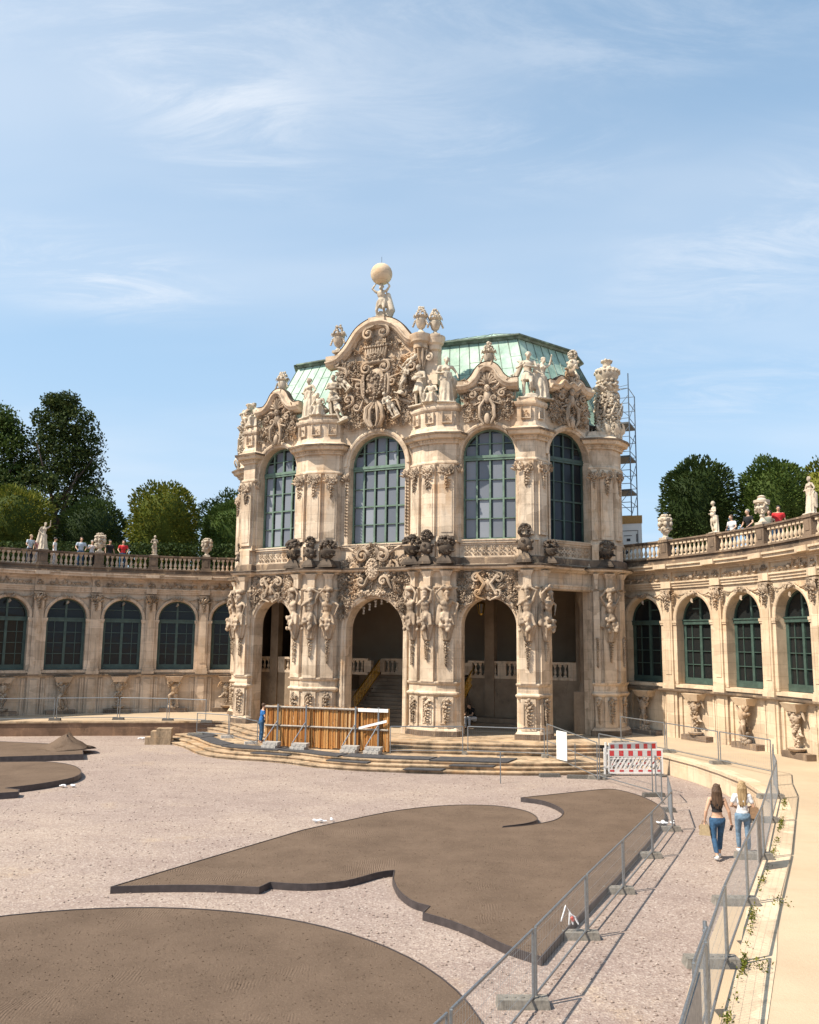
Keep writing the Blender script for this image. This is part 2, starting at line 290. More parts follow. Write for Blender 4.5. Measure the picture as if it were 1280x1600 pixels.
class MB:
    def __init__(s, M=None): s.v = []; s.f = []; s.n = 0; s.M = M; s.fn = None
    def add(s, v, f, M=None):
        v = np.asarray(v, float).reshape(-1, 3)
        if M is not None: v = ap(M, v)
        if s.fn is not None: v = s.fn(v)
        if s.M is not None: v = ap(s.M, v)
        s.v.append(v); n = s.n
        s.f += [tuple(i + n for i in q) for q in f]; s.n += len(v); return s
    def box(s, x0, x1, y0, y1, z0, z1, M=None, nx=1):
        xs = np.linspace(x0, x1, nx + 1); v = []; f = []
        for x in xs: v += [(x, y0, z0), (x, y1, z0), (x, y1, z1), (x, y0, z1)]
        for i in range(nx):
            a = 4 * i; b = a + 4
            for k in range(4): f.append((a + k, b + k, b + (k + 1) % 4, a + (k + 1) % 4))
        f += [(0, 1, 2, 3), tuple(4 * nx + k for k in (3, 2, 1, 0))]
        return s.add(v, f, M)
    def taper(s, x, y, z0, z1, a0, b0, a1, b1, M=None):   # frustum of rectangles, half sizes a,b
        v = [(x - a0, y - b0, z0), (x + a0, y - b0, z0), (x + a0, y + b0, z0), (x - a0, y + b0, z0), (x - a1, y - b1, z1), (x + a1, y - b1, z1), (x + a1, y + b1, z1), (x - a1, y + b1, z1)]
        return s.add(v, [(0, 3, 2, 1), (4, 5, 6, 7), (0, 1, 5, 4), (1, 2, 6, 5), (2, 3, 7, 6), (3, 0, 4, 7)], M)
    def lathe(s, prof, n=12, M=None, cap=True):
        v = []; f = []; k = len(prof)
        for i in range(n):
            a = 2 * pi * i / n
            for r, z in prof: v.append((r * cos(a), r * sin(a), z))
        for i in range(n):
            j = (i + 1) % n
            for q in range(k - 1): f.append((i * k + q, j * k + q, j * k + q + 1, i * k + q + 1))
        if cap:
            f.append(tuple(i * k for i in range(n))[::-1]); f.append(tuple(i * k + k - 1 for i in range(n)))
        return s.add(v, f, M)
    def tube(s, pts, rad, n=6, M=None, cap=True):
        pts = np.asarray(pts, float); k = len(pts)
        if isinstance(rad, (int, float)): rad = [rad] * k
        v = []; f = []
        up0 = None
        for i in range(k):
            t = pts[min(i + 1, k - 1)] - pts[max(i - 1, 0)]; t = t / (np.linalg.norm(t) + 1e-9)
            if up0 is None:
                up0 = np.array([0, 0, 1.]) if abs(t[2]) < .9 else np.array([0, 1., 0])
            a = np.cross(t, up0); a /= np.linalg.norm(a) + 1e-9; b = np.cross(a, t); up0 = b
            for q in range(n):
                w_ = 2 * pi * q / n; v.append(pts[i] + rad[i] * (a * cos(w_) + b * sin(w_)))
        for i in range(k - 1):
            for q in range(n): f.append((i * n + q, i * n + (q + 1) % n, (i + 1) * n + (q + 1) % n, (i + 1) * n + q))
        if cap: f.append(tuple(range(n))[::-1]); f.append(tuple((k - 1) * n + q for q in range(n)))
        return s.add(v, f, M)
    def ball(s, c, r, M=None, fine=False):
        V, Fc = ICO2 if fine else ICO
        if isinstance(r, (int, float)): r = (r, r, r)
        return s.add(V * np.array(r) + np.array(c), Fc, M)
    def sweep(s, prof, path, M=None, closed=False, capends=True):
        """prof: list of (out, z); path: list of (x,y) left->right; 'out' goes to the viewer side (-normal = right hand of travel)"""
        P = np.asarray(path, float); k = len(P); m = len(prof); v = []; f = []
        for i in range(k):
            a = P[i] - P[i - 1] if (i > 0 or closed) else P[1] - P[0]
            b = P[(i + 1) % k] - P[i] if (i < k - 1 or closed) else P[-1] - P[-2]
            a = a / np.linalg.norm(a); b = b / np.linalg.norm(b)
            na = np.array([a[1], -a[0]]); nb = np.array([b[1], -b[0]]); n_ = na + nb; n_ /= np.linalg.norm(n_); n_ = n_ / max(.35, n_ @ na)
            for o, z in prof: v.append((P[i][0] + n_[0] * o, P[i][1] + n_[1] * o, z))
        for i in range(k if closed else k - 1):
            j = (i + 1) % k
            for q in range(m): f.append((i * m + q, j * m + q, j * m + (q + 1) % m, i * m + (q + 1) % m))
        if capends and not closed: f.append(tuple(range(m))); f.append(tuple((k - 1) * m + q for q in range(m))[::-1])
        return s.add(v, f, M)
    def prism(s, poly, z0, z1, M=None):
        n = len(poly); v = [(x, y, z0) for x, y in poly] + [(x, y, z1) for x, y in poly]
        f = [tuple(range(n))[::-1], tuple(range(n, 2 * n))] + [(i, (i + 1) % n, n + (i + 1) % n, n + i) for i in range(n)]
        return s.add(v, f, M)
    def slab(s, poly, y0, y1, M=None):   # polygon in xz extruded along y
        n = len(poly); v = [(x, y0, z) for x, z in poly] + [(x, y1, z) for x, z in poly]
        f = [tuple(range(n)), tuple(range(n, 2 * n))[::-1]] + [(i, (i + 1) % n, n + (i + 1) % n, n + i) for i in range(n)]
        return s.add(v, f, M)
    def archwall(s, x0, x1, z0, z1, hw, zs, sill, y0, y1, cx=0, rise=None, n=18, M=None):
        """wall x0..x1, z0..z1 between planes y0,y1 with arched opening"""
        rise = rise or hw
        xs = [cx - hw * cos(pi * i / n) for i in range(n + 1)]; zt = [zs + rise * sin(pi * i / n) for i in range(n + 1)]
        v = []; f = []
        def q(a, b, c, d):
            k = len(v); v.extend([a, b, c, d]); f.append((k, k + 1, k + 2, k + 3))
        for y in (y0, y1):
            for (a, b) in ((x0, xs[0]), (xs[-1], x1)):
                if b - a > 1e-4: q((a, y, z0), (b, y, z0), (b, y, z1), (a, y, z1))
            for i in range(n): q((xs[i], y, zt[i]), (xs[i + 1], y, zt[i + 1]), (xs[i + 1], y, z1), (xs[i], y, z1))
            if sill > z0: q((xs[0], y, z0), (xs[-1], y, z0), (xs[-1], y, sill), (xs[0], y, sill))
        for i in range(n): q((xs[i], y0, zt[i]), (xs[i], y1, zt[i]), (xs[i + 1], y1, zt[i + 1]), (xs[i + 1], y0, zt[i + 1]))
        for x in (xs[0], xs[-1]): q((x, y0, max(sill, z0)), (x, y1, max(sill, z0)), (x, y1, zs), (x, y0, zs))
        if sill > z0: q((xs[0], y0, sill), (xs[-1], y0, sill), (xs[-1], y1, sill), (xs[0], y1, sill))
        q((x0, y0, z1), (x1, y0, z1), (x1, y1, z1), (x0, y1, z1))
        for x in (x0, x1): q((x, y0, z0), (x, y1, z0), (x, y1, z1), (x, y0, z1))
        return s.add(v, f, M)
    def archband(s, prof, hw, zs, zb, cx=0, rise=None, n=20, M=None):
        """moulding round an arched opening. prof: closed list of (radial out, y)"""
        rise = rise or hw; pts = []
        if zb < zs: pts.append((-hw, zb, -1, 0))
        for i in range(n + 1):
            t = pi * i / n; nx, nz = -cos(t), sin(t); pts.append((-hw * cos(t), zs + rise * sin(t), nx, nz))
        if zb < zs: pts.append((hw, zb, 1, 0))
        m = len(prof); v = []; f = []
        for x, z, nx, nz in pts:
            for r, y in prof: v.append((cx + x + nx * r, y, z + nz * r))
        for i in range(len(pts) - 1):
            for q in range(m): f.append((i * m + q, (i + 1) * m + q, (i + 1) * m + (q + 1) % m, i * m + (q + 1) % m))
        f.append(tuple(range(m))); f.append(tuple((len(pts) - 1) * m + q for q in range(m))[::-1])
        return s.add(v, f, M)
    def mesh(s, name, mat=None, smooth=False, weld=False):
        me = bpy.data.meshes.new(name)
        V = np.concatenate(s.v) if s.v else np.zeros((0, 3))
        me.from_pydata(V.tolist(), [], s.f)
        if weld or True:
            bm = bmesh.new(); bm.from_mesh(me); bmesh.ops.recalc_face_normals(bm, faces=bm.faces); bm.to_mesh(me); bm.free()
        if smooth is True: me.shade_smooth()
        elif smooth:
            me.shade_smooth(); me.set_sharp_from_angle(angle=radians(smooth))
        if mat: me.materials.append(MATS[mat])
        me.validate(); return me
    def build(s, name, mat, parent=None, smooth=False, loc=None):
        return put(name, s.mesh(name, mat, smooth), parent, loc)
def put(name, me, parent=None, loc=None):
    o = bpy.data.objects.new(name, me); COL.objects.link(o)
    if parent is not None: o.parent = parent
    if loc is not None: o.location = loc
    return o
def thing(name, label, cat, loc=(0, 0, 0), rz=0, group=None, s=1):
    o = bpy.data.objects.new(name, None); COL.objects.link(o); o.empty_display_size = .2
    o.location = loc; o.rotation_euler = (0, 0, rz); o.scale = (s, s, s)
    o['label'] = label; o['category'] = cat
    if group: o['group'] = group
    return o
def tag(o, label, cat, group=None, kind=None):
    o['label'] = label; o['category'] = cat
    if group: o['group'] = group
    if kind: o['kind'] = kind
    return o
def struct(o, kind='structure'): o['kind'] = kind; return o
def copy_tree(o, parent=None):
    c = o.copy(); COL.objects.link(c)
    if parent is not None: c.parent = parent
    for ch in [x for x in bpy.data.objects if x.parent == o and x is not c]:
        copy_tree(ch, c)
    return c
def dup(root, loc, rz=0, label=None, s=None):
    c = copy_tree(root); c.location = loc; c.rotation_euler = (0, 0, rz)
    if label: c['label'] = label
    if s: c.scale = (s, s, s)
    return c
def remeshed(mb, name, mat, voxel, smooth_it=2):
    """one continuous skin over overlapping volumes"""
    me = mb.mesh(name); o = bpy.data.objects.new('tmp', me); COL.objects.link(o)
    r = o.modifiers.new('r', 'REMESH'); r.mode = 'VOXEL'; r.voxel_size = voxel; r.use_smooth_shade = True
    if smooth_it:
        sm = o.modifiers.new('s', 'SMOOTH'); sm.iterations = smooth_it; sm.factor = .5
    dg = bpy.context.evaluated_depsgraph_get(); dg.update()
    me2 = bpy.data.meshes.new_from_object(o.evaluated_get(dg)); me2.name = name
    bpy.data.objects.remove(o); me2.materials.clear(); me2.materials.append(MATS[mat]); me2.shade_smooth(); return me2

# ------------------------------------------------------------------ plan of the place
C0 = np.array([-8.0, 29.5]); R0 = 23.5; DA = .1314; PHI = 1.1413; A0 = .6164; U0 = .3
AXV = np.array([cos(PHI), sin(PHI)]); TNV = np.array([AXV[1], -AXV[0]])
def W(s_, v_): return C0 + (s_ + U0) * TNV + v_ * AXV
PAV = np.eye(4); PAV[:2, 0] = TNV; PAV[:2, 1] = AXV; PAV[:2, 3] = C0 + U0 * TNV     # local (s, v, z) -> world
def frame(a, b):
    """bay frame from plan points a->b given in (s,v); x to the right, y into the wall"""
    a = np.array(a, float); b = np.array(b, float); d = b - a; L = np.linalg.norm(d); d /= L
    M = np.eye(4); M[:2, 0] = d; M[:2, 1] = (-d[1], d[0]); M[:2, 3] = (a + b) / 2
    return PAV @ M, L
TZ = .72   # terrace level
# ------------------------------------------------------------------ carving kit (x right, y into the wall, z up)
def scroll(mb, x, z, r, turn=1, start=0, y=-.05, th=.05, turns=1.4, M=None, n=18, tail=0):
    pts = []; rad = []
    for i in range(n + 1):
        t = i / n; a = start + turn * t * turns * 2 * pi; rr = r * (1 - .82 * t)
        pts.append((x + rr * cos(a), y - th * 1.2 * t, z + rr * sin(a))); rad.append(th * (1 - .35 * t))
    if tail:
        p0 = np.array(pts[0]); d = p0 - np.array(pts[1]); d /= np.linalg.norm(d)
        pts = [tuple(p0 + d * tail)] + pts; rad = [th * .4] + rad
    mb.tube(pts, rad, 5, M); mb.ball((x, y - th * 1.1, z), (r * .26, th * 1.1, r * .26), M)
def leaf(mb, x, z, L, ang, w=None, y=-.03, lift=.10, M=None):
    w = w or L * .38; v = []; f = []; n = 5
    for i in range(n + 1):
        t = i / n; ww = w * sin(pi * min(1, .12 + t * .88)) ** .7 * (1 - .25 * t) * (1 + .18 * (-1) ** i); q = ang + .5 * t * t
        cx_, cz_ = x + L * t * cos(q), z + L * t * sin(q); px_, pz_ = -sin(q), cos(q); yy = y - lift * sin(pi * t * .62)
        v += [(cx_ - px_ * ww * .5, yy + .03, cz_ - pz_ * ww * .5), (cx_, yy - .035, cz_), (cx_ + px_ * ww * .5, yy + .03, cz_ + pz_ * ww * .5)]
    for i in range(n):
        a = 3 * i; f += [(a, a + 1, a + 4, a + 3), (a + 1, a + 2, a + 5, a + 4)]
    mb.add(v, f, M)
def cluster(mb, R, x, z, rx, rz_, n, y=-.05, r=.06, M=None, dy=.06):
    for i in range(n):
        a = R.uniform(0, 2 * pi); q = sqrt(R.random())
        mb.ball((x + rx * q * cos(a), y - R.uniform(0, dy), z + rz_ * q * sin(a)), r * R.uniform(.6, 1.25), M)
def festoon(mb, R, x, z1, z0, w=.16, y=-.06, M=None):
    z = z1; k = 0
    while z > z0 + .04:
        t = (z1 - z) / (z1 - z0); ww = w * (1 - .62 * t)
        for sg in (-1, 1): leaf(mb, x, z, ww * 1.7, -pi / 2 + sg * R.uniform(.6, 1.1), ww * .8, y, .07, M)
        cluster(mb, R, x, z, ww * .6, ww * .4, 3, y - .04, ww * .42, M)
        z -= ww * .95 + .03; k += 1
    leaf(mb, x, z + .05, .14, -pi / 2, .07, y, .04, M)
def garland(mb, R, x0, z0, x1, z1, sag, n=12, r=.045, y=-.06, M=None):
    for i in range(n + 1):
        t = i / n; x = x0 + (x1 - x0) * t; z = z0 + (z1 - z0) * t - sag * 4 * t * (1 - t)
        mb.ball((x + R.uniform(-.01, .01), y - R.uniform(0, .03), z), r * (.75 + .6 * sin(pi * t)) * R.uniform(.8, 1.2), M)
def capital(mb, R, x, z, w, M=None, drop=.8, y=-.1):
    for sg in (-1, 1):
        scroll(mb, x + sg * w * .36, z, w * .17, sg, pi / 2, y - .04, .04, 1.2, M, 10)
        leaf(mb, x + sg * w * .15, z - .28, .3, pi / 2 - sg * .35, .17, y, .12, M); leaf(mb, x + sg * w * .34, z - .32, .26, pi / 2 - sg * .8, .15, y, .1, M)
    leaf(mb, x, z - .3, .32, pi / 2, .2, y, .14, M)
    cluster(mb, R, x, z - .12, w * .4, .12, 9, y - .02, .06, M)
    if drop: festoon(mb, R, x, z - .3, z - .3 - drop, w * .24, y + .02, M)
def mask(mb, x, y, z, s, M=None):
    mb.ball((x, y, z), (s * .5, s * .42, s * .62), M, True); mb.ball((x, y - s * .42, z - s * .02), (s * .09, s * .14, s * .16), M)
    for sg in (-1, 1):
        mb.ball((x + sg * s * .2, y - s * .33, z + s * .17), (s * .16, s * .1, s * .06), M); mb.ball((x + sg * s * .26, y - s * .25, z - s * .1), s * .14, M)
    mb.ball((x, y - s * .34, z - s * .26), (s * .17, s * .08, s * .05), M); mb.ball((x, y - s * .2, z - s * .48), s * .15, M)
def carved_field(mb, R, w, h, x, z, dens=1.0, M=None, y=-.02, shape=None, big=.26):
    """mirrored thicket of scrolls, leaves, fruit that fills a field"""
    n = int(10 * dens * w * h) + 4
    for i in range(n):
        for _ in range(12):
            px_ = R.uniform(.03, .5) * w; pz_ = R.uniform(-.5, .5) * h
            if shape is None or shape(px_, pz_): break
        else: continue
        k = R.random(); r = R.uniform(.45, 1) * big; st = R.uniform(0, 2 * pi); tn = R.choice((-1, 1)); yy = y - R.uniform(0, .14)
        for sg in (-1, 1):
            if k < .45: scroll(mb, x + sg * px_, z + pz_, r, sg * tn, st if sg > 0 else pi - st, yy, r * .22, 1.3, M, 12, r * .8)
            elif k < .75:
                for q in range(3): leaf(mb, x + sg * px_, z + pz_, r * 1.5, (st + q * .6) if sg > 0 else pi - (st + q * .6) - .25, r * .6, yy, .12, M)
            else: cluster(mb, R, x + sg * px_, z + pz_, r * .7, r * .7, 7, yy - .03, r * .27, M, .1)
# ------------------------------------------------------------------ figures
def cap(mb, a, b, ra, rb):
    a = np.array(a, float); b = np.array(b, float)
    mb.tube([a + (b - a) * t for t in (0, .33, .67, 1)], [ra, ra * .67 + rb * .33 + .004, ra * .33 + rb * .67, rb], 10); mb.ball(a, ra, None, True); mb.ball(b, rb, None, True)
def lerp(a, b, t): return tuple(np.array(a) * (1 - t) + np.array(b) * t)
def stance(**k):
    J = dict(pel=(0, 0, .95), che=(0, .01, 1.30), nec=(0, .015, 1.50), hed=(0, -.015, 1.66), tilt=0,
             shL=(-.19, .01, 1.43), shR=(.19, .01, 1.43), elL=(-.27, .03, 1.15), elR=(.27, .03, 1.15), haL=(-.28, -.07, .90), haR=(.28, -.07, .90),
             hiL=(-.10, 0, .93), hiR=(.10, 0, .93), knL=(-.12, -.03, .50), knR=(.12, -.03, .50), anL=(-.12, .02, .08), anR=(.12, .02, .08), toL=(-.14, -.16, .03), toR=(.14, -.16, .03))
    J.update(k); return J
def limbs(mb, J, part='all', g=0, fem=False):
    """volumes of a body; g inflates (clothes)"""
    if part in ('all', 'legs'):
        for s_ in 'LR':
            cap(mb, J['hi' + s_], J['kn' + s_], .088 + g, .056 + g); cap(mb, J['kn' + s_], lerp(J['kn' + s_], J['an' + s_], .4), .054 + g, .052 + g)
            cap(mb, lerp(J['kn' + s_], J['an' + s_], .4), J['an' + s_], .052 + g, .036 + g)
            if not g:
                a, t = J['an' + s_], J['to' + s_]; mb.ball((a[0], a[1] + .02, a[2] - .03), .042, None, True); cap(mb, (a[0], a[1], a[2] - .035), t, .038, .026)
        p = J['pel']; mb.ball((p[0], p[1], p[2]), (.165 + g, .115 + g, .12 + g), None, True); mb.ball((p[0], p[1] + .035, p[2] - .06), (.15 + g, .095 + g, .10 + g), None, True)
    if part in ('all', 'torso'):
        p, c = np.array(J['pel']), np.array(J['che'])
        mb.ball(p * .5 + c * .5 - np.array((0, 0, .01)), (.13 + g if not fem else .118 + g, .092 + g, .17), None, True)
        mb.ball(c, (.158 + g if not fem else .142 + g, .105 + g, .18), None, True)
        mb.ball(c + np.array((0, -.02, .06)), (.165 + g if not fem else .145 + g, .09 + g, .10), None, True)
        if part == 'all': mb.ball(p + np.array((0, 0, .08)), (.135, .095, .12), None, True)
        cap(mb, J['shL'], J['shR'], .058 + g, .058 + g); cap(mb, c + np.array((0, 0, .12)), J['nec'], .075 + g, .054 + g * .4)
        if fem:
            for s_ in (-1, 1): mb.ball(c + np.array((s_ * .065, -.085, .03)), .058 + g, None, True)
    if part in ('all', 'arms'):
        for s_ in 'LR':
            cap(mb, J['sh' + s_], J['el' + s_], .054, .038); cap(mb, J['el' + s_], J['ha' + s_], .040, .025)
            e, h = np.array(J['el' + s_]), np.array(J['ha' + s_]); d = (h - e) / (np.linalg.norm(h - e) + 1e-6); mb.ball(h + d * .045, (.034, .030, .045), None, True)
    if part in ('all', 'head'):
        h = np.array(J['hed']); cap(mb, J['nec'], h - np.array((0, 0, .06)), .052, .05)
        mb.ball(h + np.array((0, .012, .02)), (.076, .095, .098), None, True); mb.ball(h + np.array((0, -.03, -.055)), (.055, .06, .062), None, True)
        mb.ball(h + np.array((0, -.098, -.015)), (.014, .022, .026), None, True); mb.ball(h + np.array((0, -.085, -.058)), (.026, .012, .01), None, True)
        for s_ in (-1, 1):
            mb.ball(h + np.array((s_ * .03, -.078, .012)), (.016, .012, .010), None, True); mb.ball(h + np.array((s_ * .078, .01, -.005)), (.012, .022, .032), None, True)
def fingers(mb, J, side, curl=.5, r=.0075, L=.07):
    e, h = np.array(J['el' + side]), np.array(J['ha' + side]); d = (h - e) / np.linalg.norm(h - e)
    sx_ = np.array((1., 0, 0)) if side == 'L' else np.array((-1., 0, 0))
    a = np.cross(d, sx_); a /= np.linalg.norm(a); fwd = np.cross(a, d)
    for i, ln in enumerate((.92, 1, .95, .76)):
        o = h + d * .078 + a * (.024 - .016 * i); q1 = o + d * L * ln * .5 + fwd * .006; q2 = q1 + (d * cos(curl) + fwd * sin(curl)) * L * ln * .3; q3 = q2 + (d * cos(curl * 2) + fwd * sin(curl * 2)) * L * ln * .25
        mb.tube([o - d * .02, q1, q2, q3], [r * 1.1, r, r * .95, r * .7], 6)
    o = h + d * .03 + a * .028; mb.tube([o, o + d * .028 + a * .016, o + d * .058 + a * .014 + fwd * .01], [r * 1.35, r * 1.15, r * .85], 6)
def drape(mb, R, c, r0, r1, z1, z0, folds=9, amp=.12, dy=0):
    v = []; f = []; n = 36; k = 7; ph = R.uniform(0, 6)
    for i in range(k):
        t = i / (k - 1); r = r0 + (r1 - r0) * t
        for j in range(n):
            a = 2 * pi * j / n; rr = r * (1 + amp * (.3 + t) * sin(folds * a + ph + t * 1.6)); v.append((c[0] + rr * cos(a), c[1] + dy * t + rr * .8 * sin(a), z1 + (z0 - z1) * t))
    for i in range(k - 1):
        for j in range(n): f.append((i * n + j, i * n + (j + 1) % n, (i + 1) * n + (j + 1) % n, (i + 1) * n + j))
    f.append(tuple(range(n))[::-1]); f.append(tuple((k - 1) * n + j for j in range(n))); mb.add(v, f)
def curls(mb, R, h, n=26, r=.032, front=False):
    for i in range(n):
        a = R.uniform(0, 2 * pi); e = R.uniform(-.3, 1.4); d = np.array((cos(a) * cos(e), sin(a) * cos(e), sin(e)))
        if d[1] < -.35 and d[2] < .45 and not front: continue
        mb.ball(np.array(h) + np.array((0, .012, .02)) + d * np.array((.08, .10, .10)), r * R.uniform(.7, 1.2))
FIG = {}
def statue_mesh(kind, seed):
    R = random.Random(seed); mb = MB()
    if kind == 'draped':
        J = stance(haL=(-.12, -.2, 1.12), elL=(-.30, -.02, 1.17), haR=(.36, -.1, 1.0), elR=(.33, .05, 1.22), knL=(-.1, -.1, .5), pel=(.03, 0, .95), che=(0, .01, 1.3), hed=(.02, -.02, 1.66))
        limbs(mb, J, fem=True); drape(mb, R, (.02, .01), .17, .27, 1.02, .04, 10, .14); drape(mb, R, (0, .02), .2, .2, 1.2, .9, 7, .16)
        cap(mb, (-.2, .04, 1.4), (.28, .1, .9), .07, .11); cap(mb, (.28, .1, .9), (.32, .12, .3), .11, .06); curls(mb, R, J['hed'], 34)
    elif kind == 'warrior':
        J = stance(haL=(-.05, -.24, 1.18), elL=(-.28, -.06, 1.18), haR=(.08, -.24, 1.14), elR=(.3, -.06, 1.16), knR=(.17, -.1, .5), anR=(.2, .0, .08), toR=(.24, -.17, .03), hed=(-.03, -.02, 1.66))
        limbs(mb, J); drape(mb, R, (0, 0), .15, .24, 1.02, .62, 9, .15); cap(mb, (.0, .12, 1.45), (.02, .2, .7), .14, .16); cap(mb, (0, .2, .7), (0, .2, .1), .15, .12); curls(mb, R, J['hed'], 34)
        mb.ball((.02, -.24, 1.15), (.17, .06, .10), None, True)
    elif kind == 'arm_up':
        J = stance(haR=(.33, -.08, 1.86), elR=(.34, .02, 1.56), haL=(-.16, -.2, 1.0), elL=(-.32, .0, 1.2), knL=(-.16, -.12, .52), hed=(.04, -.02, 1.65), pel=(-.03, 0, .95))
        limbs(mb, J, fem=True); drape(mb, R, (-.02, .01), .16, .28, 1.0, .04, 9, .16); cap(mb, (-.2, .06, 1.35), (-.33, .1, .5), .08, .13); curls(mb, R, J['hed'], 30)
    elif kind == 'winged':
        J = stance(haR=(-.05, -.22, 1.2), elR=(.28, -.04, 1.2), haL=(-.12, -.22, 1.3), elL=(-.3, -.05, 1.2), knR=(.1, -.22, .58), anR=(.12, -.05, .2), toR=(.12, -.2, .16), hed=(.02, -.06, 1.66))
        limbs(mb, J); drape(mb, R, (0, 0), .15, .2, 1.0, .7, 9, .16)
        for k in range(5): cap(mb, (-.14, .12, 1.42), (-.28 - .05 * k, .2, 1.55 - .26 * k), .06, .05)
        curls(mb, R, J['hed'], 30); mb.ball((.1, -.05, .1), (.25, .2, .12), None, True)
    elif kind == 'putto':
        J = stance(haL=(-.16, -.18, 1.1), elL=(-.34, .0, 1.14), haR=(.10, -.2, 1.25), elR=(.32, -.03, 1.2), knL=(-.14, -.08, .5), hed=(.02, -.03, 1.68), pel=(.05, 0, .93))
        limbs(mb, J); mb.ball((.03, -.06, 1.06), (.18, .14, .17), None, True); mb.ball(J['hed'], (.115, .12, .12), None, True)
        for s_ in (-1, 1): mb.ball((s_ * .13, -.02, .72), (.12, .12, .2), None, True); mb.ball((s_ * .14, 0, .28), (.08, .08, .14), None, True)
        drape(mb, R, (.14, .1), .12, .16, 1.0, .03, 6, .2); curls(mb, R, J['hed'], 30, .04)
    elif kind == 'atlas':
        J = stance(haL=(-.2, -.02, 1.88), elL=(-.36, -.04, 1.62), haR=(.22, -.02, 1.88), elR=(.36, -.06, 1.6), shL=(-.2, .0, 1.42), shR=(.2, .0, 1.42), hed=(.04, -.10, 1.60), che=(0, -.03, 1.26), pel=(.03, .02, .9), knR=(.2, -.2, .5), anR=(.16, .0, .12), knL=(-.14, -.1, .48))
        limbs(mb, J); drape(mb, R, (.02, .02), .17, .22, 1.02, .66, 7, .2); cap(mb, (.2, .14, 1.3), (.32, .16, .5), .10, .16); cap(mb, (.3, .16, .5), (.1, .2, .1), .16, .2)
        mb.ball((.02, .1, .1), (.34, .28, .16), None, True); mb.ball((-.1, .16, .3), (.2, .18, .26), None, True); curls(mb, R, J['hed'], 30); mb.ball((.04, -.19, 1.5), (.05, .05, .08), None, True)
    elif kind == 'seated':
        J = stance(pel=(0, 0, .5), che=(0, -.06, .84), nec=(0, -.08, 1.03), hed=(-.05, -.14, 1.18), shL=(-.19, -.06, .97), shR=(.19, -.06, .97), elL=(-.3, -.1, .74), elR=(.3, -.12, .72), haL=(-.22, -.32, .62), haR=(.2, -.34, .6),
                   hiL=(-.1, 0, .5), hiR=(.1, 0, .5), knL=(-.2, -.42, .5), knR=(.18, -.42, .48), anL=(-.22, -.36, .1), anR=(.2, -.4, .1), toL=(-.24, -.52, .04), toR=(.24, -.55, .04))
        limbs(mb, J); drape(mb, R, (0, -.15), .24, .36, .56, .05, 8, .18); cap(mb, (-.15, .1, .9), (.2, .15, .4), .1, .16); curls(mb, R, J['hed'], 28)
    if kind != 'atlas': mb.box(-.3, .3, -.24, .26, -.02, .05)
    return remeshed(mb, 'body', 'stone_statue', .024 if kind != 'putto' else .028, 2)
def herm_mesh(v):
    """bearded bearer: head and trunk over a swathe of drapery, arms raised to the block above"""
    R = random.Random(40 + v); mb = MB()
    P = [dict(haL=(-.14, -.16, 1.86), elL=(-.36, -.12, 1.62), haR=(.14, -.12, 1.9), elR=(.34, -.08, 1.66)),
         dict(haL=(.12, -.24, 1.5), elL=(-.24, -.2, 1.26), haR=(.1, -.2, 1.86), elR=(.36, -.14, 1.72)),
         dict(haL=(-.1, -.2, 1.88), elL=(-.34, -.1, 1.64), haR=(.30, -.12, 1.02), elR=(.40, -.08, 1.3))][v % 3]
    J = stance(hed=((-.06, .05, .03)[v % 3], -.16, 1.60), nec=(0, -.06, 1.48), che=(0, -.08, 1.22), pel=(.02, -.02, .86), shL=(-.21, -.05, 1.4), shR=(.21, -.05, 1.4), **P)
    limbs(mb, J, 'torso'); limbs(mb, J, 'arms'); limbs(mb, J, 'head')
    mb.ball((0, -.12, 1.32), (.2, .1, .12), None, True)
    mb.ball((.02, -.02, .92), (.16, .13, .16), None, True); drape(mb, R, (0, .0), .19, .27, 1.0, .62, 7, .22); drape(mb, R, (.02, .02), .26, .12, .64, .12, 8, .24)
    for i in range(14): mb.ball((R.uniform(-.2, .2), -.2 - R.uniform(0, .06), R.uniform(.45, .9)), (.07, .06, .08))
    cap(mb, (-.2, .05, 1.3), (-.24, .05, .7), .08, .1); h = J['hed']
    for i in range(9): mb.ball((h[0] + R.uniform(-.05, .05), h[1] - .06 - R.uniform(0, .03), h[2] - .1 - R.uniform(0, .1)), .034)
    curls(mb, R, h, 40, .045)
    for i in range(12): a = 2 * pi * i / 12; mb.ball((h[0] * .5 + .15 * cos(a), h[1] * .4 + .13 * sin(a), 1.80 + R.uniform(-.02, .05)), .07)
    mb.ball((h[0] * .5, -.06, 1.86), (.2, .16, .08), None, True)
    return remeshed(mb, 'bearer_figure', 'stone_carved', .026, 1)
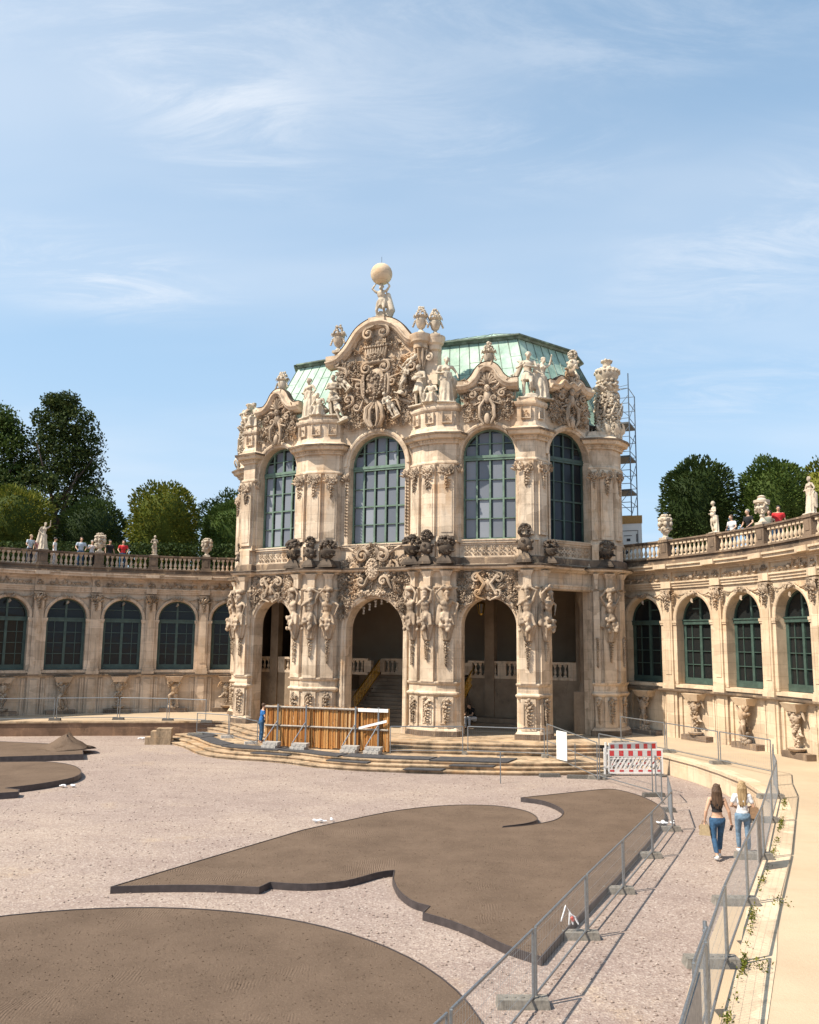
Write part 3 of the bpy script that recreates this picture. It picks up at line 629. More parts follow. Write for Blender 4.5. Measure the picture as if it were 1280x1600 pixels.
def urn_mesh(kind, seed, mat='stone_statue'):
    R = random.Random(seed); mb = MB()
    if kind == 'flame':      # tall urn with handles of foliage and fruit on top
        mb.box(-.2, .2, -.2, .2, 0, .1); mb.lathe([(.17, .1), (.13, .16), (.07, .24), (.08, .28), (.16, .34), (.22, .5), (.24, .66), (.19, .72), (.27, .78), (.29, .82), (.2, .86), (.13, .9)], 14)
        for i in range(10): a = 2 * pi * i / 10; mb.tube([(.2 * cos(a), .2 * sin(a), .78), (.3 * cos(a), .3 * sin(a), .86), (.33 * cos(a), .33 * sin(a), .76)], [.04, .04, .02], 5)
        for i in range(44): a = R.uniform(0, 6.28); q = R.random(); mb.ball(((.24 - .16 * q) * cos(a), (.24 - .16 * q) * sin(a), .88 + .34 * q), .055 * R.uniform(.7, 1.2))
        for s_ in (-1, 1):
            for k in range(4): mb.ball((s_ * (.24 + .03 * k), -.08, .62 - .07 * k), .055)
    elif kind == 'flowers':  # squat basket heaped with flowers
        mb.box(-.36, .36, -.26, .26, 0, .1); mb.taper(0, 0, .1, .34, .34, .25, .17, .15); mb.lathe([(.15, .33), (.12, .38), (.2, .44), (.28, .54), (.33, .66), (.34, .74), (.25, .77)], 14)
        for i in range(70):
            a = R.uniform(0, 6.28); e = R.uniform(-.35, 1.5); d = (cos(a) * cos(e), sin(a) * cos(e), sin(e)); mb.ball((.37 * d[0], .28 * d[1], .92 + .27 * d[2]), .08 * R.uniform(.55, 1.25))
        for i in range(10): a = 2 * pi * i / 10; leaf(mb, .22 * cos(a), .66, .26, -pi / 2 + .6 * cos(a), .16, -.25 * abs(sin(a)), .06)
    elif kind == 'tall':     # tall vase, head of flowers
        mb.box(-.28, .28, -.24, .24, 0, .1); mb.taper(0, 0, .1, .32, .26, .22, .14, .13); mb.lathe([(.13, .3), (.1, .4), (.19, .48), (.26, .62), (.23, .78), (.15, .88), (.2, .95)], 12)
        for i in range(8): a = 2 * pi * i / 8; mb.ball((.26 * cos(a), .24 * sin(a), .64 + .12 * (-1) ** i), .08)
        for i in range(60):
            a = R.uniform(0, 6.28); e = R.uniform(-1, 1.5); d = (cos(a) * cos(e), sin(a) * cos(e), sin(e)); mb.ball((.21 * d[0], .2 * d[1], 1.14 + .22 * d[2]), .06 * R.uniform(.6, 1.2))
    elif kind == 'putti':    # broad vase ringed by small figures
        mb.box(-.22, .22, -.2, .22, 0, .1); mb.lathe([(.16, .1), (.1, .2), (.12, .27), (.2, .36), (.25, .5), (.2, .66), (.22, .8), (.3, .9), (.32, .98), (.24, 1.04), (.1, 1.06)], 14)
        for i in range(6):
            a = 2 * pi * i / 6 + .3; mb.ball((.26 * cos(a), .26 * sin(a), .92), .1, None, True); mb.ball((.27 * cos(a), .27 * sin(a), .72), (.1, .1, .14), None, True); mb.ball((.25 * cos(a + .4), .25 * sin(a + .4), .5), .08)
        for i in range(30): a = R.uniform(0, 6.28); mb.ball((.26 * cos(a), .26 * sin(a), R.uniform(.3, 1.12)), .055 * R.uniform(.6, 1.2))
        for i in range(12): a = R.uniform(0, 6.28); mb.ball((.12 * cos(a), .12 * sin(a), 1.12), .07)
    elif kind == 'crowned':  # vase with scrolled cartouche body (right wing)
        mb.box(-.24, .24, -.22, .22, 0, .1); mb.lathe([(.2, .1), (.12, .2), (.08, .3), (.12, .38), (.09, .44), (.2, .56), (.27, .72), (.2, .84), (.33, .94), (.34, 1.04), (.2, 1.08), (.14, 1.16), (.18, 1.2), (.08, 1.26)], 14)
        for s_ in (-1, 1):
            scroll(mb, s_ * .27, .82, .12, s_, 0, -.05, .04, 1.2); scroll(mb, s_ * .2, .56, .1, -s_, 0, -.12, .035, 1.2)
        for i in range(26): a = R.uniform(0, 6.28); mb.ball((.27 * cos(a), .27 * sin(a), R.uniform(.6, 1.0)), .055 * R.uniform(.6, 1.2))
    me = mb.mesh('urn_body', mat, 40); return me
# ------------------------------------------------------------------ the pavilion
SEED = random.Random(7)
pav = thing('pavilion', 'richly carved two storey baroque sandstone pavilion under a green copper roof', 'pavilion', (*W(0, 16), TZ))
def wput(name, me, root):
    o = put(name, me, root); o.matrix_parent_inverse = Matrix.Translation(-Vector(root.location)); return o
def wbuild(mb, name, mat, root, smooth=False): return wput(name, mb.mesh(name, mat, smooth), root)
Z_L0, Z_L1 = 8.27, 8.47     # ledge of the balcony
Z_S = 9.78                  # sills
Z_C0, Z_C1 = 14.40, 14.86   # upper cornice
PIERS = {  # plan facets (s, v)
    'c_r': [(2.0, 14.62), (2.05, 14.36), (2.75, 13.98), (3.6, 13.86), (4.42, 14.16), (4.5, 14.45)],
    's_r': [(7.28, 14.85), (7.34, 14.56), (8.17, 14.72), (8.45, 15.42), (8.45, 15.6)],
    'e_r': [(9.98, 17.95), (10.03, 17.8), (10.36, 17.86), (11.0, 18.3), (11.18, 19.0), (11.18, 19.5)]}
for k in list(PIERS): PIERS[k[0] + '_l'] = [(-a, b) for a, b in PIERS[k][::-1]]
BAYS = {'c': ((-2.0, 14.62), (2.0, 14.62), 1.56), 's_r': ((4.5, 14.45), (7.28, 14.85), 1.29), 's_l': ((-7.28, 14.85), (-4.5, 14.45), 1.29),
        'e_r': ((8.45, 15.6), (9.98, 17.95), 1.27), 'e_l': ((-9.98, 17.95), (-8.45, 15.6), 1.27)}
herms = [herm_mesh(i) for i in range(3)]
def facets(pl): return [(pl[i], pl[i + 1]) for i in range(1, len(pl) - 2)]
CORN = [(0, 0), (.10, 0), (.12, .10), (.16, .13), (.16, .18), (.34, .22), (.38, .30), (.40, .36), (.46, .40), (.46, .46), (0, .46)]
def prof(pts, z0, s=1, o=0): return [(a * s + (o if a > 0 else 0), z0 + b) for a, b in pts]
for kk, pl in PIERS.items():
    R = random.Random(hash(kk[0]) % 7 + 3 if False else sum(map(ord, kk)))
    mb = MB(PAV); back = [(pl[-1][0], pl[-1][1] + .55), (pl[0][0], pl[0][1] + .55)]
    if kk[0] == 'e': back = [(pl[-1][0] - .5, pl[-1][1] + .6), (pl[0][0] + .2, pl[0][1] + .9)] if kk == 'e_r' else [(pl[-1][0] - .2, pl[-1][1] + .9), (pl[0][0] + .5, pl[0][1] + .6)]
    top_ = 15.1 if kk[0] == 'e' else 15.9; mb.prism(pl + back, TZ - .6, top_)
    path = pl
    # dark base, pedestal, caps
    mb.sweep([(0, TZ + .25), (.16, TZ + .25), (.12, TZ + .33), (.05, TZ + .40), (0, TZ + .40)], path)
    mb.sweep([(0, 2.50), (.05, 2.50), (.12, 2.58), (.15, 2.62), (.15, 2.68), (.04, 2.74), (.04, 3.02), (.10, 3.06), (.13, 3.12), (.13, 3.17), (0, 3.2)], path)
    mb.sweep([(0, 7.45), (.04, 7.45), (.08, 7.5), (.08, 7.55), (0, 7.58)], path)
    mb.sweep([(0, 9.66), (.10, 9.66), (.06, 9.76), (.03, 9.92), (0, 9.92)], path)
    mb.sweep([(0, 13.36), (.05, 13.36), (.10, 13.43), (.10, 13.5), (.02, 13.55), (0, 13.55)], path)
    mb.sweep(prof(CORN, Z_C0), path)
    mb.sweep([(0, Z_C1 - .02), (.36, Z_C1 + .002), (.30, 14.93), (.12, 15.06), (.04, 15.28), (0, 15.28)], path)
    if kk[0] != 'e': mb.sweep([(0, 16.02), (.04, 16.02), (.10, 16.1), (.12, 16.18), (.12, 16.24), (0, 16.26)], path); mb.prism([(a, b) for a, b in pl + back], 15.9, 16.42)
    # dentils
    for a, b in facets(pl):
        M, L = frame(a, b); n = max(3, int(L / .13))
        for i in range(n): x = -L / 2 + L * (i + .5) / n; mb.box(x - .03, x + .03, -.20, 0, Z_C0 + .1, Z_C0 + .175, np.linalg.inv(PAV) @ M)
    cv = MB(); hl = []; ext = []
    for j, (a, b) in enumerate(facets(pl)):
        M, L = frame(a, b); I = np.linalg.inv(PAV) @ M; w2 = L / 2 - .085
        if L < .5: w2 = L / 2 - .03
        # upper and lower pilaster strips, with framed fields
        mb.box(-w2, w2, -.15, .02, 9.92, 13.36, I); mb.box(-w2 + .09, w2 - .09, -.175, -.15, 10.1, 12.2, I); mb.box(-w2 - .02, w2 + .02, -.12, .02, 8.47, 9.70, I)
        mb.box(-w2, w2, -.16, .02, 3.17, 7.45, I); mb.box(-w2 * .55, w2 * .55, -.22, .02, 7.55, Z_L0, I); mb.taper(0, -.1, 8.02, Z_L0 + .002, w2 * .55, .12, w2 * .9, .24, I)
        mb.box(-w2, w2, -.10, .02, TZ + .40, 2.5, I)
        for (za, zb) in ((TZ + .58, 2.3), (15.4, 15.95)):
            if w2 > .25 and not (za > 14 and kk[0] == 'e'):
                mb.box(-w2 + .10, w2 - .10, -.135, -.1 if za < 5 else .0, za, za + .035, I); mb.box(-w2 + .10, -w2 + .135, -.135, -.1 if za < 5 else 0, za + .035, zb, I); mb.box(w2 - .135, w2 - .10, -.135, -.1 if za < 5 else 0, za + .035, zb, I)
        ww = max(.34, 2 * w2)
        c2_ = MB(); capital(c2_, R, 0, 13.2, ww * 1.02, M, .75 if L > .5 else .45, -.17); cluster(c2_, R, 0, 13.0, ww * .4, .2, 16, -.2, .06, M, .06); ext.append(('capital', c2_))
        c2_ = MB(); festoon(c2_, R, 0, 2.42, 1.35, ww * .27, -.13, M); cluster(c2_, R, 0, 2.25, ww * .26, .16, 12, -.16, .06, M, .05); ext.append(('festoon', c2_))
        c2_ = MB(); ext.append(('festoon', c2_)); festoon(c2_, R, 0, 5.25, 3.9 + .3 * (j % 2), ww * .2, -.18, M)
        if L > .5 and kk[0] != 'e':
            c2_ = MB(); cluster(c2_, R, 0, 15.68, .07, .12, 8, -.06, .04, M, .03); ext.append(('rosette', c2_))
        if L > .5: (hl.append((M, j, L)) if kk[0] != 'e' or j == 1 else None)
    if kk[0] == 'c':   # inner strip of small leaves beside the great window
        M, L = frame(pl[-2], pl[-1]) if kk == 'c_l' else frame(pl[0], pl[1])
    pier = wbuild(mb, 'pier', 'stone_facade', pav)
    ce_ = MB(PAV); ce_.sweep([(.30, Z_C0 + .38), (.472, Z_C0 + .38), (.485, Z_C0 + .475), (.30, Z_C0 + .51)], path); put('cornice_edge', ce_.mesh('cornice_edge', 'stone_weathered'), pier)
    dk = MB(PAV); dk.sweep([(0, TZ - .1), (.20, TZ - .1), (.20, TZ + .25), (0, TZ + .25)], path); wbuild(dk, 'plinth', 'stone_weathered', pier).matrix_parent_inverse = Matrix.Identity(4)
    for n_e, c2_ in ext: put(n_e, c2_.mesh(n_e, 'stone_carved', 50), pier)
    for M, j, L in hl:
        o = put('bearer_figure', herms[(j + len(kk) + ord(kk[0])) % 3], pier); s_ = 1.42
        Mx = Matrix(M.tolist()) @ Matrix.Translation((0, -.22, 7.62 - 1.93 * s_)) @ Matrix.Rotation(SEED.uniform(-.25, .25), 4, 'Z') @ Matrix.Scale(s_, 4); o.matrix_local = Mx
# ---- bays
def window(M, hw, sill, zs, rise, ncol, parent, y, matf, matb, rows=4, tr=.24, local=False):
    """frame with bars (one mesh), blind panels behind the glass"""
    w_ = MB(M); zt = zs - .10; fr = .07; n = 20
    w_.archband([(0, y - .05), (0, y + .06), (-.09, y + .06), (-.09, y - .05)], hw + .01, zs, sill + .002, 0, rise, 22)
    w_.box(-hw, hw, y - .07, y + .05, sill, sill + .10); w_.box(-hw, hw, y - .09, y + .05, zt - tr / 2, zt + tr / 2); w_.box(-hw, hw, y - .12, y - .09, zt - .02, zt + .03)
    pw = 2 * hw / ncol
    for i in range(1, ncol):
        x = -hw + pw * i; top = zs + rise * sqrt(max(0, 1 - (x / hw) ** 2)) - .03
        w_.box(x - .042, x + .042, y - .055, y + .04, sill + .1, zt - tr / 2); w_.box(x - .042, x + .042, y - .055, y + .04, zt + tr / 2, top)
    H = zt - tr / 2 - sill - .1
    for k in range(1, rows):
        z = sill + .1 + H * k / rows; t = .035 if k == rows // 2 else .016; w_.box(-hw + .03, hw - .03, y - .045, y + .03, z - t, z + t)
    zr = zt + tr / 2 + (zs + rise - zt - tr / 2) * .45; xr = hw * sqrt(max(0, 1 - ((zr - zs) / rise) ** 2)); w_.box(-xr, xr, y - .04, y + .03, zr - .018, zr + .018)
    win = parent_build(w_, 'window', matf, parent)
    g = MB(M); pts = [(-hw, sill), (hw, sill)] + [(hw * cos(pi * i / n), zs + rise * sin(pi * i / n)) for i in range(n + 1)]
    g.slab(pts, y + .05, y + .065); put('pane', g.mesh('pane', 'pane_dark'), win)
    if matb:
        bl = MB(M)
        for i in range(ncol):
            x0 = -hw + pw * i + .035 + pw * .14; x1 = -hw + pw * (i + 1) - .04
            for k in range(rows):
                z0 = sill + .1 + H * k / rows + .03; z1 = sill + .1 + H * (k + 1) / rows - .02; bl.box(x0, x1, y + .030, y + .044, z0, z1)
            top = min(zs + rise * sqrt(max(0, 1 - (max(abs(x0), abs(x1)) / hw) ** 2)), zs + rise) - .06
            if top > zt + tr / 2 + .2: bl.box(x0, x1, y + .030, y + .044, zt + tr / 2 + .02, top)
        put('blind', bl.mesh('blind', matb), win)
    return win
def parent_build(mb, name, mat, parent, smooth=False):
    o = put(name, mb.mesh(name, mat, smooth), parent)
    if parent.type == 'EMPTY': o.matrix_parent_inverse = Matrix.Translation(-Vector(parent.location))
    return o
BAND = [(0, .02), (.0, -.06), (.05, -.10), (.10, -.10), (.12, -.15), (.20, -.17), (.26, -.15), (.28, -.06), (.28, .02)]
for kb, (a, b, hw) in BAYS.items():
    M, L = frame(a, b); R = random.Random(sum(map(ord, kb)) + 5); X = L / 2
    wl = MB(M); cen = kb == 'c'
    zs_l = 5.52 if cen else 5.74; zs_u = 13.78 if cen else 13.86
    if kb[0] == 'e':
        wl.box(-X, -X + .08, 0, .6, TZ - .5, 7.45); wl.box(X - .08, X, 0, .6, TZ - .5, 7.45); wl.box(-X, X, 0, .6, 7.45, Z_L0)
        wl.box(-X, X, -.06, 0, 7.5, 7.62); wl.box(-X, X, -.10, 0, 7.62, 7.70)
    else:
        wl.archwall(-X, X, TZ - .5, Z_L0, hw, zs_l, TZ - .5, 0, .62); wl.archband(BAND, hw, zs_l, TZ, 0, None, 26)
        for sg in (-1, 1): wl.box(sg * (hw + .14) - .17, sg * (hw + .14) + .17, -.13, 0, TZ, TZ + .3)
    wl.box(-X, X, .012, .62, Z_L0, Z_L1)
    wl.archwall(-X, X, Z_L1, 15.95, hw, zs_u, Z_S, 0, .7)
    wl.archband(BAND, hw, zs_u, Z_S if False else zs_u - .02, 0, None, 26)
    for sg in (-1, 1):   # impost strip down to the sill
        x = sg * (hw + .13); x = x if kb[0] != 'e' else sg * (hw + .05); q_ = .11 if kb[0] != 'e' else .05
        wl.box(x - q_, x + q_, -.09, 0, Z_S, 13.25); wl.box(x - q_ - .04, x + q_ + .04, -.15, 0, 13.25, 13.42)
        wl.box(x - q_, x + q_, -.1, 0, 13.42, zs_u)
    wl.box(-X, X, -.12, 0, 9.62, Z_S); wl.box(-X, X, -.16, 0, 9.72, Z_S - .01)
    wl.box(-X + .05, X - .05, -.05, 0, 9.52, 9.62); wl.box(-X + .05, X - .05, -.06, 0, 8.92, 9.0)
    for k in range(3): wl.box(-X, X, -.22 + .05 * k, 0, Z_L1 + .15 * k, Z_L1 + .145 * (k + 1))
    bay = wbuild(wl, 'arched_wall', 'stone_facade', pav)
    cv = MB(M)
    # pierced balustrade band under the window
    if not cen:
        n = int(2 * (X - .15) / .2); crest = cv; cv = MB(M)
        for i in range(n):
            x = -X + .2 + (i + .5) * (2 * X - .4) / n
            for sg in (-1, 1): scroll(cv, x, 9.26 + sg * .12, .085, sg * (1 if i % 2 else -1), pi / 2 * sg, -.04, .026, 1.0, None, 8)
            cv.ball((x + .1, -.05, 9.26), .035)
        put('pierced_band', cv.mesh('pierced_band', 'stone_carved', 50), bay); cv = crest
    for sg in (-1, 1): c2_ = MB(M); capital(c2_, R, sg * (hw + .13), 13.3, .34, None, 0, -.12); put('capital', c2_.mesh('capital', 'stone_carved', 50), bay)
    if cen:
        for sg in (-1, 1):
            z = 12.9
            while z > 10.2: leaf(cv, sg * (hw + .13), z, .16, -pi / 2 + .5, .09, -.1, .05); leaf(cv, sg * (hw + .13), z, .16, -pi / 2 - .5, .09, -.1, .05); z -= .16
    # crest over the lower arch
    if kb[0] != 'e':
        zc = 7.45 if cen else 7.35
        sh = (lambda x, z: (x * x + (z + zc - zs_l) ** 2) > (hw + .1) ** 2)
        carved_field(cv, R, 2 * X - .1, 2.0 if not cen else 3.0, 0, 7.35 if not cen else 7.55, 2.6, None, -.06, (lambda x, z, c=(7.35 if not cen else 7.55): x * x + (z + c - zs_l) ** 2 > (hw + .16) ** 2 and x < X and (cen or z + c < 8.2)), .2)
        if cen:
            cv.ball((0, -.36, 8.45), (.40, .16, .54), None, True); cluster(cv, R, 0, 8.45, .32, .44, 60, -.47, .055, None, .03); garland(cv, R, -.42, 8.6, .42, 8.6, .5, 20, .06, -.42); garland(cv, R, -.42, 8.4, .42, 8.4, -.55, 20, .06, -.42)
            for sg in (-1, 1):
                scroll(cv, sg * .55, 9.15, .34, -sg, pi / 2, -.36, .11, 1.2, None, 16, .4); scroll(cv, sg * .6, 7.9, .26, sg, 0, -.34, .09, 1.2, None, 14, .4); scroll(cv, sg * 1.05, 8.65, .28, sg, 0, -.28, .09, 1.2, None, 14, .4); leaf(cv, sg * .7, 8.5, .6, (.4 if sg > 0 else pi - .4), .34, -.3, .15)
                cluster(cv, R, sg * 1.0, 8.2, .4, .35, 24, -.16, .09, None, .15); cv.tube([(sg * .5, -.3, 9.1), (sg * 1.0, -.3, 9.35), (sg * 1.5, -.22, 9.62)], [.1, .09, .05], 6)
                leaf(cv, sg * .2, 9.1, .5, pi / 2 - sg * .3, .3, -.3, .15)
            carved_field(cv, R, 1.9, .9, 0, 9.2, 5, None, -.16, None, .16)
            cluster(cv, R, 0, 7.32, .8, .12, 46, -.2, .075, None, .1)
        else:
            for sg in (-1, 1):
                scroll(cv, sg * .52, 7.95, .22, -sg, pi / 2, -.30, .075, 1.2, None, 14, .3); scroll(cv, sg * .44, 7.25, .19, sg, -pi / 2, -.30, .07, 1.2, None, 14, .35); cv.tube([(sg * .5, -.3, 8.12), (sg * .14, -.38, 7.68), (sg * .46, -.3, 7.15)], [.08, .10, .07], 6)
                leaf(cv, sg * .5, 7.9, .55, .3 if sg > 0 else pi - .3, .25, -.16, .1); leaf(cv, sg * .6, 7.7, .5, -.2 if sg > 0 else pi + .2, .22, -.14, .1)
            cv.ball((0, -.28, 7.6), (.16, .1, .3), None, True); cluster(cv, R, 0, 8.05, .5, .1, 16, -.22, .075, None, .1); leaf(cv, 0, 7.15, .3, -pi / 2, .16, -.2, .08)
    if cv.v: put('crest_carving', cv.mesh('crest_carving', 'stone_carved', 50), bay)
    # windows
    wn = window(M, hw, Z_S, zs_u, hw, 5 if cen else 4, pav, .42, 'frame_green' if kb != 'e_r' else 'frame_dark_green', 'blind' if kb != 'e_r' else 'blind_shaded')  # right end bay: darker frame and blind colours paint in its shade
# ---- gables above the windows
def gable(kb, pts, zbase, depth, cor, seed, dens=2.2, big=.24):
    a, b, hw = BAYS[kb]; M, L = frame(a, b); R = random.Random(seed)
    g = MB(M); g.slab(pts, -.04, depth)
    o = parent_build(g, 'gable', 'stone_facade', pav); c = MB(M)
    if cor:      # moulded cornice that follows the curve
        P = np.array(cor, float); pr = [(0, .08), (.06, .08), (.06, -.2), (.12, -.26), (.16, -.38), (.26, -.44), (.30, -.5), (.37, -.5), (.40, -.30), (.60, -.28), (.60, .08)]
        v = []; f = []; m = len(pr)
        for i in range(len(P)):
            t = P[min(i + 1, len(P) - 1)] - P[max(i - 1, 0)]; t /= np.linalg.norm(t); n_ = (-t[1], t[0])
            for r, y in pr: v.append((P[i][0] + n_[0] * (r - .34), y, P[i][1] + n_[1] * (r - .34)))
        for i in range(len(P) - 1):
            for q in range(m): f.append((i * m + q, (i + 1) * m + q, (i + 1) * m + (q + 1) % m, i * m + (q + 1) % m))
        f.append(tuple(range(m))); f.append(tuple((len(P) - 1) * m + q for q in range(m))[::-1]); c.add(v, f)
        rim = MB(M); v = []; f = []; pr2 = [(.27, .09), (.27, -.25), (.31, -.29), (.31, .09)]
        for i in range(len(P)):
            t = P[min(i + 1, len(P) - 1)] - P[max(i - 1, 0)]; t /= np.linalg.norm(t); n_ = (-t[1], t[0])
            for r, y in pr2: v.append((P[i][0] + n_[0] * r, y, P[i][1] + n_[1] * r))
        for i in range(len(P) - 1):
            for q in range(4): f.append((i * 4 + q, (i + 1) * 4 + q, (i + 1) * 4 + (q + 1) % 4, i * 4 + (q + 1) % 4))
        f += [(0, 1, 2, 3), tuple((len(P) - 1) * 4 + q for q in (3, 2, 1, 0))]; rim.add(v, f); put('cornice_rim', rim.mesh('cornice_rim', 'stone_black'), o)
        for i in range(0, len(P) - 1):   # egg moulding
            for q in (0, .5): p = P[i] * (1 - q) + P[i + 1] * q; c.ball((p[0], -.3, p[1] - .16), .055)
        put('cornice', c.mesh('cornice', 'stone_facade', 35), o)
    return o, M, R, hw
def curve(ps, n=8):
    ps = [np.array(p, float) for p in ps]; out = []
    for i in range(len(ps) - 1):
        p0 = ps[max(i - 1, 0)]; p1 = ps[i]; p2 = ps[i + 1]; p3 = ps[min(i + 2, len(ps) - 1)]
        for k in range(n):
            t = k / n; out.append(.5 * ((2 * p1) + (-p0 + p2) * t + (2 * p0 - 5 * p1 + 4 * p2 - p3) * t * t + (-p0 + 3 * p1 - 3 * p2 + p3) * t ** 3))
    out.append(ps[-1]); return [tuple(p) for p in out]
# centre: tall gable with the swan-necked cornice
top = curve([(-2.95, 19.35), (-2.35, 19.45), (-1.75, 19.95), (-1.1, 20.8), (-.45, 21.15), (0, 21.2), (.45, 21.15), (1.1, 20.8), (1.75, 20.05), (2.3, 19.9)], 5)
sidel = [(-2.0, 15.9), (-1.95, 16.6), (-2.25, 17.2), (-2.45, 18.0), (-2.3, 18.8), (-2.45, 19.3)]
body_ = sidel + [(x, z) for x, z in top if x > -2.45] + [(2.45, 19.8), (2.3, 18.8), (2.45, 18.0), (2.25, 17.2), (1.95, 16.6), (2.0, 15.9)]
go, GM, R, hw = gable('c', body_[::-1], 15.9, .55, top, 3)
c = MB(GM)
for nb_, mk in (('peak_block', lambda m_: m_.box(-.45, .45, -.45, .3, 21.1, 21.42)), ('console', lambda m_: m_.lathe([(.05, 18.7), (.16, 18.85), (.2, 19.1), (.22, 19.38), (.36, 19.44), (.38, 19.66), (.50, 19.76), (.52, 19.9), (.58, 20.0), (.58, 20.12), (.3, 20.16)], 16, M4((2.42, -.22, 0)))),
        ('console', lambda m_: m_.lathe([(.05, 18.6), (.14, 18.8), (.18, 19.05), (.2, 19.3), (.32, 19.38), (.34, 19.6), (.44, 19.7), (.46, 19.84), (.52, 19.95), (.52, 20.06), (.3, 20.1)], 16, M4((3.05, .12, 0)))), ('console_back', lambda m_: (m_.box(2.2, 3.25, -.02, .5, 17.6, 19.9), [m_.tube([(2.42 + .3 * cos(a), -.22 - .3 * abs(sin(a)), 19.4), (2.42 + .24 * cos(a), -.2 - .24 * abs(sin(a)), 18.9), (2.42 + .1 * cos(a), -.1, 18.4)], [.07, .05, .03], 5) for a in (0, .8, 1.57, 2.35, 3.14)], scroll(m_, 2.2, 18.9, .2, 1, pi / 2, -.3, .06, 1.3), scroll(m_, 2.9, 18.95, .2, -1, pi / 2, -.25, .06, 1.3))), ('end_block', lambda m_: m_.box(-3.0, -2.3, -.3, .4, 19.5, 19.72))):
    mass = MB(GM); mk(mass); parent_build(mass, nb_, 'stone_facade', pav, 35)
for sg in (-1, 1):     # great scrolls, shield frame
    scroll(c, sg * .42, 20.55, .34, -sg, pi / 2, -.42, .09, 1.3, None, 20, .3); scroll(c, sg * .5, 18.72, .32, -sg, pi / 2, -.42, .085, 1.4, None, 20, .4); scroll(c, sg * .95, 17.9, .26, sg, pi / 2, -.38, .075, 1.3, None, 18, .5)
    scroll(c, sg * 1.55, 17.2, .32, -sg, -pi / 2, -.32, .085, 1.3, None, 18, .5); scroll(c, sg * 2.0, 18.6, .34, sg, pi / 2, -.3, .09, 1.3, None, 18, .5); scroll(c, sg * 2.3, 19.3, .3, -sg, 0, -.26, .08, 1.3, None, 18, .4); scroll(c, sg * 1.05, 16.75, .22, sg, 0, -.36, .07, 1.2, None, 16, .4)
    c.tube([(sg * .62, -.35, 18.5), (sg * .78, -.4, 18.0), (sg * .72, -.4, 17.4), (sg * .4, -.4, 16.9)], [.08, .1, .09, .06], 6)
    garland(c, R, sg * .62, 18.3, sg * .58, 17.2, 0, 14, .055, -.48)
    c.tube([(sg * .12, -.36, 16.95), (sg * .42, -.5, 16.6), (sg * .5, -.46, 16.1), (sg * .3, -.42, 15.72), (sg * .12, -.4, 15.62)], [.07, .12, .13, .11, .06], 7)
    c.tube([(sg * .05, -.4, 16.9), (sg * .2, -.56, 16.5), (sg * .24, -.52, 16.0), (sg * .1, -.46, 15.66)], [.05, .08, .09, .06], 6)
c.ball((0, -.22, 17.95), (.62, .26, .85), None, True); cluster(c, R, 0, 18.2, .5, .34, 40, -.42, .075, None, .08); cluster(c, R, 0, 17.45, .48, .4, 40, -.42, .07, None, .08)
# crown on its cushion
for i in range(9): x = -.56 + .14 * i; c.tube([(x * .8, -.35, 19.15), (x, -.45, 19.5), (x * 1.05, -.4, 19.75)], [.07, .08, .04], 5); c.ball((x * 1.05, -.42, 19.85), .08)
c.ball((0, -.3, 19.05), (.85, .22, .16), None, True); c.ball((.1, -.35, 20.0), .16); cluster(c, R, 0, 19.3, .55, .16, 30, -.5, .06, None, .06)
carved_field(c, R, 4.3, 2.6, 0, 17.9, 3.2, None, -.1, lambda x, z: x > .75 and x < 2.15, .22)
carved_field(c, R, 3.7, 1.0, 0, 16.25, 3.0, None, -.1, lambda x, z: x * x + (z + 16.25 - 13.78) ** 2 > 1.95 ** 2 and x < 1.9, .18)
carved_field(c, R, 2.8, .9, 0, 20.1, 2.2, None, -.08, lambda x, z: x < 1.5 - (z + .45) * .8, .14)
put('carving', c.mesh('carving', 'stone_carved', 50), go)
# reclining and flying figures on the shield
def figpart(kind, M, loc, s_, rx=0, ry=0, rz=0, parent=go, me=None):
    me = me or FIG[kind]; o = put('putto' if kind == 'putto' else 'figure', me, parent)
    o.matrix_local = Matrix(M.tolist()) @ Matrix.Translation(loc) @ Matrix.Rotation(rz, 4, 'Z') @ Matrix.Rotation(ry, 4, 'Y') @ Matrix.Rotation(rx, 4, 'X') @ Matrix.Scale(s_, 4); return o
for k, sd_ in (('draped', 1), ('warrior', 2), ('arm_up', 3), ('winged', 4), ('putto', 5), ('atlas', 6), ('seated', 7)): FIG[k] = statue_mesh(k, sd_)
figpart('winged', GM, (1.45, -.55, 17.15), .85, 0, .35, -.3); figpart('putto', GM, (1.25, -.5, 16.0), .8, 0, -.5, .3); figpart('putto', GM, (1.5, -.4, 18.5), .7, 0, .9, 0); figpart('winged', GM, (-1.75, -.5, 16.05), 1.0, 0, -.4, .3); figpart('putto', GM, (-1.5, -.4, 17.7), .7, 0, -.7, 0)
